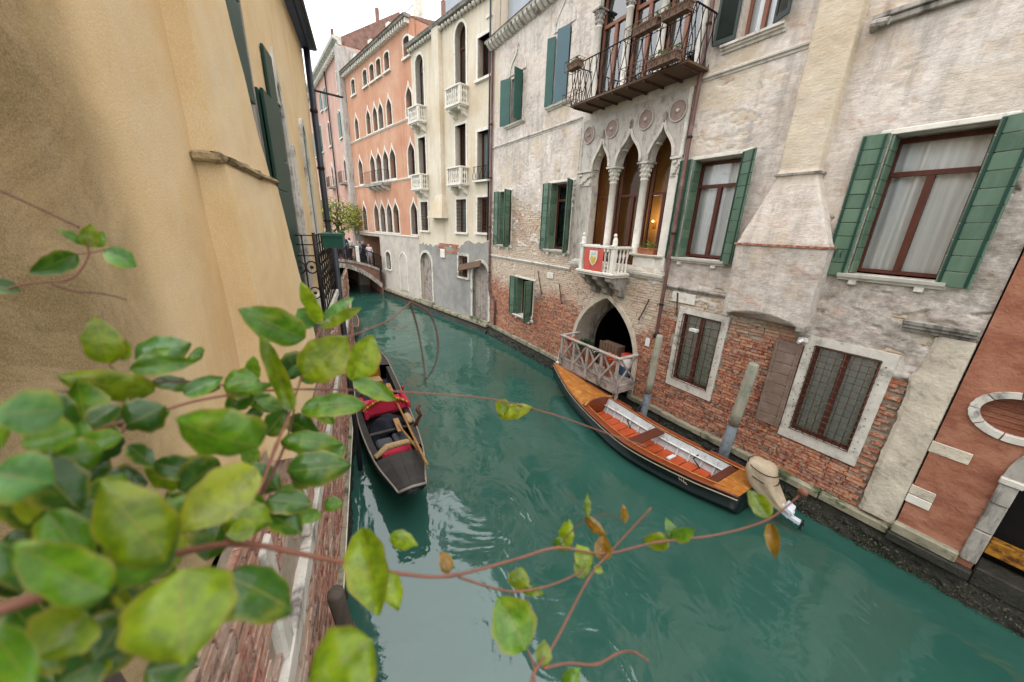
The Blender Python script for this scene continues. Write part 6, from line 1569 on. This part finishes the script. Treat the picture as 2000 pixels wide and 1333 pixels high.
# ------------------------------------------------------------------ climbing vine close to the camera
vine = thing('climbing_vine', 'glossy green climbing vine with reddish stems hanging across the near left', 'vine', at(60, 1330, .5))
VO = Vector(vine.location)
def leaf_mesh(L, Wd, fold, curl, twist, rnd):
    cup = rnd.uniform(-.6, 1.6)
    nl, nw = 16, 4; V = []; rib = []
    for i in range(nl + 1):
        t = i / nl; s_ = t ** .8; w_ = Wd / 2 * (4 * s_ * (1 - s_)) ** .64 * (1 - .55 * t ** 7); w_ = max(w_ * (1 + .05 * math.sin(t * 19 + twist * 9)), .0006)
        for k in range(-nw, nw + 1):
            f = k / nw; x = L * t; y = w_ * f
            z = abs(y) * math.tan(fold) - .22 * Wd * f * f * (1 - t * .4) * cup + curl * L * (t - .5) ** 2 * -1 + .03 * L * math.sin(t * 7 + f * 2) * abs(f)
            a = twist * (t - .5); V.append((x, y * math.cos(a) - z * math.sin(a), y * math.sin(a) + z * math.cos(a))); rib.append(abs(f))
    m_ = 2 * nw + 1; F = [(i * m_ + k, (i + 1) * m_ + k, (i + 1) * m_ + k + 1, i * m_ + k + 1) for i in range(nl) for k in range(m_ - 1)]
    me = bpy.data.meshes.new('leaf'); me.from_pydata(V, [], F); float_attr(me, 'rib', rib)
    me.polygons.foreach_set('use_smooth', [True] * len(F)); return me
rv = random.Random(4)
def leaf(bx, by, tx, ty, wpx, dist, mat, tilt=None, dz=0.0, roll=None):
    """leaf from stalk (bx, by) to tip (tx, ty); dz leans the tip nearer or further"""
    a = at(bx, by, dist); b = at(tx, ty, dist + dz); d = b - a; L = d.length; d.normalize()
    view = (a - CAM_POS).normalized(); nrm = (-view + d * view.dot(d)).normalized()
    tl = rv.uniform(-.55, .55) if tilt is None else tilt
    nrm = (Matrix.Rotation(tl, 3, d) @ nrm)
    y = nrm.cross(d)
    px, py = tx - bx, ty - by; pl_ = math.hypot(px, py) or 1; px, py = -py / pl_ * wpx / 2, px / pl_ * wpx / 2; mx_, my_ = (bx + tx) / 2, (by + ty) / 2
    Wd = (at(mx_ + px, my_ + py, dist) - at(mx_ - px, my_ - py, dist)).length / max(.5, math.cos(tl)) * 1.06
    me = leaf_mesh(L, Wd, rv.uniform(.1, .32), rv.uniform(-.15, .45), rv.uniform(-.5, .5), rv); me.materials.append(MAT['leaf_' + mat])
    o = bpy.data.objects.new('leaf', me); COL.objects.link(o); o.parent = vine
    M = Matrix(((d.x, y.x, nrm.x, a.x - VO.x), (d.y, y.y, nrm.y, a.y - VO.y), (d.z, y.z, nrm.z, a.z - VO.z), (0, 0, 0, 1)))
    o.matrix_local = M
    return o
def stem(pts, r0, r1, mat='stem_red', name='stem'):
    P = [at(x, y, d) - VO for x, y, d in pts]; Q = []
    n = len(P)
    for i in range(n - 1):
        p0 = P[max(i - 1, 0)]; p1 = P[i]; p2 = P[i + 1]; p3 = P[min(i + 2, n - 1)]
        for k in range(6):
            t = k / 6; Q.append(.5 * ((2 * p1) + (p2 - p0) * t + (2 * p0 - 5 * p1 + 4 * p2 - p3) * t * t + (3 * p1 - p0 - 3 * p2 + p3) * t ** 3))
    Q.append(P[-1]); m_ = len(Q)
    return MB().tube(Q, [(.8 if r0 < .003 else .62) * (r0 + (r1 - r0) * i / (m_ - 1)) * (1.35 if i % 12 == 0 and i else 1) for i in range(m_)], 7).build(name, mat, vine, smooth=True)
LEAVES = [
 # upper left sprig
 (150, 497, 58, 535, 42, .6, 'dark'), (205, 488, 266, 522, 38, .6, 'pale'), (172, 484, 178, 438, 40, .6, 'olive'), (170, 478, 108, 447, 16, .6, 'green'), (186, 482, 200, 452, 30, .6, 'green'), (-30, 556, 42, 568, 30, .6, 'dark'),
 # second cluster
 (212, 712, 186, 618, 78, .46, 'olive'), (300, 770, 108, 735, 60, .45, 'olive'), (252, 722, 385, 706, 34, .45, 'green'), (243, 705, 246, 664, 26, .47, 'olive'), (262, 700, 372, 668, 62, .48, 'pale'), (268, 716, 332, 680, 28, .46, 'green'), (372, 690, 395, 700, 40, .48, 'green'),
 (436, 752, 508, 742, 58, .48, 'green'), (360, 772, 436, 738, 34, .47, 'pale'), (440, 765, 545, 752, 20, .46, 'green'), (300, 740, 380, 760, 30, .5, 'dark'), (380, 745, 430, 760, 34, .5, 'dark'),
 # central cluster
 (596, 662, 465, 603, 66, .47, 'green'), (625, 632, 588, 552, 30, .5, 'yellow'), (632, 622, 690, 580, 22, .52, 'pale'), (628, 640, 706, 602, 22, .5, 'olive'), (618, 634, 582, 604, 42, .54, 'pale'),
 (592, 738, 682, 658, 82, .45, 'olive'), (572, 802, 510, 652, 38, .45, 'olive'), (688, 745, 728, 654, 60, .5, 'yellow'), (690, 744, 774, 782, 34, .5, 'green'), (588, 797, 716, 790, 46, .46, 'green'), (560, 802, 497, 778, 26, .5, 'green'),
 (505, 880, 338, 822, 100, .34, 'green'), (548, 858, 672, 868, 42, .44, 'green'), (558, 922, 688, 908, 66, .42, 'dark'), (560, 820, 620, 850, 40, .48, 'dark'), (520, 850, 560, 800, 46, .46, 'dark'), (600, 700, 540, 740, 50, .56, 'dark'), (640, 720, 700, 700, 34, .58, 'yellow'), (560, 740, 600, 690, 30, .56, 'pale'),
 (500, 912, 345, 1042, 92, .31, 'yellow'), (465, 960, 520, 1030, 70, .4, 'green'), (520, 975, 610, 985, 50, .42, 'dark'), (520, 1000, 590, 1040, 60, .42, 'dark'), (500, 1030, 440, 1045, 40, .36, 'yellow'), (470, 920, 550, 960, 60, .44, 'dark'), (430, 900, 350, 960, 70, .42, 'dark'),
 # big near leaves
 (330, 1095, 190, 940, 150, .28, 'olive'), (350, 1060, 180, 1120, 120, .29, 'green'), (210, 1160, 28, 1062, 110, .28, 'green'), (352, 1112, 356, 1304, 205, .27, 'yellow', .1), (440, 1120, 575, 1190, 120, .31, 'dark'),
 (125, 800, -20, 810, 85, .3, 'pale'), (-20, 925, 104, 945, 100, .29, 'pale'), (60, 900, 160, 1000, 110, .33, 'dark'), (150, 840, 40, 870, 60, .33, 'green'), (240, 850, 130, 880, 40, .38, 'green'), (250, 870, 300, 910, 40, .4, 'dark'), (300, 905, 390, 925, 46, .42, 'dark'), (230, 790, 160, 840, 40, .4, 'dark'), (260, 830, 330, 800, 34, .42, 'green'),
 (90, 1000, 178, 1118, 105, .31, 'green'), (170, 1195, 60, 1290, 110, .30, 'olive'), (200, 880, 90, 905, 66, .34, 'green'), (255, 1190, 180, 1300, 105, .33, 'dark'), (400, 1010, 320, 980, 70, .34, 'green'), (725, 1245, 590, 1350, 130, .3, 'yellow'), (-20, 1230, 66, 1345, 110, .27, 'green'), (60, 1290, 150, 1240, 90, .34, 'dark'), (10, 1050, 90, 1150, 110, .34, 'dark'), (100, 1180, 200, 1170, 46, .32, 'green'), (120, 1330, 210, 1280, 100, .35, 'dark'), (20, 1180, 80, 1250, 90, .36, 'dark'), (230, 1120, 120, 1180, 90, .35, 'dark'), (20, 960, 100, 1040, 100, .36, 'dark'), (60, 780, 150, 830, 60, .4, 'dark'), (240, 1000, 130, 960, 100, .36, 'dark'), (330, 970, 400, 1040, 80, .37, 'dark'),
 # hanging leaves by the water
 (705, 1030, 740, 1205, 78, .42, 'yellow', .35), (760, 1050, 815, 1068, 36, .43, 'yellow'), (755, 1120, 782, 1190, 42, .43, 'yellow'), (1030, 1268, 972, 1166, 88, .45, 'green', .15),
 (1058, 1302, 1064, 1250, 30, .46, 'olive'), (1100, 1345, 1135, 1308, 34, .46, 'green'), (880, 1118, 862, 1076, 26, .5, 'brown'), (1008, 1152, 1020, 1108, 40, .5, 'olive'), (1015, 1150, 1064, 1160, 20, .5, 'olive'),
 (1100, 1072, 1110, 1014, 30, .52, 'yellow'), (1090, 1076, 1102, 1050, 30, .52, 'green'), (1150, 1110, 1128, 1062, 34, .52, 'yellow'), (1150, 1122, 1122, 1092, 34, .52, 'olive'), (1175, 1095, 1180, 1045, 32, .52, 'brown'), (1140, 1012, 1184, 1048, 20, .52, 'brown'), (1148, 1012, 1147, 962, 11, .52, 'olive'), (1222, 1022, 1217, 986, 14, .55, 'brown'), (1160, 1105, 1178, 1118, 16, .52, 'yellow'),
 (1308, 1058, 1256, 1058, 34, .56, 'olive'), (1318, 1056, 1302, 1010, 18, .56, 'green'), (1312, 1050, 1357, 1036, 28, .56, 'green'), (1503, 1012, 1460, 956, 34, .6, 'olive'), (1505, 1022, 1515, 1092, 26, .6, 'brown'), (972, 812, 1040, 795, 30, .6, 'yellow'), (975, 780, 985, 812, 26, .6, 'olive'),
]
rx = random.Random(12)
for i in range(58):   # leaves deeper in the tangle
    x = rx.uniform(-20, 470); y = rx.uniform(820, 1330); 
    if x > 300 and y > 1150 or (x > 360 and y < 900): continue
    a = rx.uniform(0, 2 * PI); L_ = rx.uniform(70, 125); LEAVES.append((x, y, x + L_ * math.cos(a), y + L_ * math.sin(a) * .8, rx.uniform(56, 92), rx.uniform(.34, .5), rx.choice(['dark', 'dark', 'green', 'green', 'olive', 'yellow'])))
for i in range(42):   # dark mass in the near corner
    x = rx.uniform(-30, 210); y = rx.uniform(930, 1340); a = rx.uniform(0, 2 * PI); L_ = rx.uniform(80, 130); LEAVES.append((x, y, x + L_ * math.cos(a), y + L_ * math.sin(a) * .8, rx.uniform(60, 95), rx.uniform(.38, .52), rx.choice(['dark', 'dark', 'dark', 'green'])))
for i in range(16):
    x = rx.uniform(480, 640); y = rx.uniform(720, 1010); a = rx.uniform(0, 2 * PI); L_ = rx.uniform(35, 70); LEAVES.append((x, y, x + L_ * math.cos(a), y + L_ * math.sin(a), rx.uniform(24, 40), rx.uniform(.5, .62), rx.choice(['dark', 'green', 'green', 'pale'])))
for l in LEAVES: leaf(*l)
for pts, r0, r1, mt in (
 ([(-60, 1210, .3), (60, 1172, .3), (200, 1125, .31), (330, 1085, .33), (470, 1062, .37), (600, 1085, .40), (700, 1105, .43), (790, 1122, .45), (880, 1125, .47), (1000, 1095, .49), (1090, 1070, .51), (1180, 1082, .52), (1280, 1060, .55), (1400, 1045, .58), (1500, 1015, .6), (1568, 962, .61)], .0042, .0016, 'stem_red'),
 ([(895, 1127, .47), (960, 1148, .48), (1010, 1156, .49), (1080, 1142, .5), (1140, 1115, .51)], .0018, .0012, 'stem_red'),
 ([(1272, 992, .53), (1195, 1075, .52), (1150, 1130, .5), (1082, 1258, .47), (1045, 1310, .45), (1035, 1350, .45)], .0014, .0016, 'stem_red'),
 ([(1030, 1268, .45), (1042, 1300, .45), (1045, 1350, .45)], .001, .0014, 'stem_red'),
 ([(1060, 1306, .46), (1110, 1296, .47), (1165, 1298, .48), (1210, 1275, .5), (1240, 1275, .5), (1266, 1292, .5)], .0016, .0012, 'stem_red'),
 ([(1090, 1070, .51), (1130, 1025, .52), (1180, 1005, .53), (1215, 1020, .55)], .0009, .0006, 'stem_dark'),
 ([(100, 860, .42), (200, 835, .42), (300, 808, .44), (400, 780, .46), (540, 762, .48), (680, 762, .5), (785, 766, .52), (960, 780, .58), (1080, 810, .62), (1200, 852, .66), (1262, 872, .68)], .0018, .0013, 'stem_red'),
 ([(100, 768, .46), (260, 755, .47), (360, 745, .48), (480, 760, .5)], .0012, .001, 'stem_dark'),
 ([(640, 675, .52), (690, 655, .54), (760, 625, .56), (802, 590, .58)], .0012, .0013, 'stem_red'),
 ([(800, 590, .58), (815, 640, .59), (826, 700, .59), (832, 756, .59)], .003, .0014, 'stem_dark'), ([(802, 590, .58), (840, 615, .58), (855, 665, .58), (850, 712, .58), (830, 745, .59)], .003, .0012, 'stem_dark'),
 ([(765, 635, .56), (785, 642, .56), (795, 637, .56)], .001, .0008, 'stem_red'),
 ([(440, 1060, .38), (500, 970, .40), (540, 870, .43), (565, 810, .45), (590, 735, .47), (625, 640, .5)], .0034, .0012, 'stem_red'), ([(470, 1040, .4), (530, 930, .42), (560, 860, .45), (575, 800, .46)], .0022, .0012, 'stem_dark'),
 ([(-40, 1300, .34), (80, 1262, .34), (220, 1208, .34), (330, 1150, .34)], .0034, .002, 'stem_dark'),
 ([(-30, 360, .62), (60, 400, .61), (155, 445, .6)], .0011, .001, 'stem_dark'), ([(175, 495, .6), (160, 525, .6), (130, 548, .6), (45, 556, .6), (-40, 585, .6)], .001, .0013, 'stem_red'), ([(175, 495, .6), (172, 482, .6), (176, 465, .6)], .001, .0008, 'stem_red'), ([(150, 497, .6), (178, 494, .6), (206, 488, .6)], .0008, .0008, 'stem_red'),
 ([(100, 556, .6), (148, 570, .6), (200, 574, .6), (248, 586, .6)], .0011, .0008, 'stem_dark'),
 ([(240, 845, .44), (250, 790, .45), (240, 745, .46), (212, 712, .46)], .0013, .001, 'stem_red'), ([(690, 1095, .43), (705, 1060, .43), (720, 1035, .42)], .0012, .001, 'stem_red'), ([(1010, 1150, .49), (1006, 1158, .49)], .001, .001, 'stem_red'),
): stem(pts, r0, r1, mt)
# bud at the end of the long shoot
o = bpy.data.objects.new('bud', MB().ball((0, 0, 0), .0055, 6).mesh('bud', 'stem_red', True)); COL.objects.link(o); o.parent = vine; o.location = at(1568, 962, .61) - VO
# black rail of the near balcony
p0, p1 = at(150, 1230, .75), at(215, 1345, .72)
tag(MB().bar(p0, p1 + (p1 - p0) * 1.5, .022, .022).bar(at(60, 1300, .8), at(215, 1345, .72), .015, .015).build('balcony_rail', 'iron_dark'), 'black iron rail under the vine at the bottom left corner', 'railing')
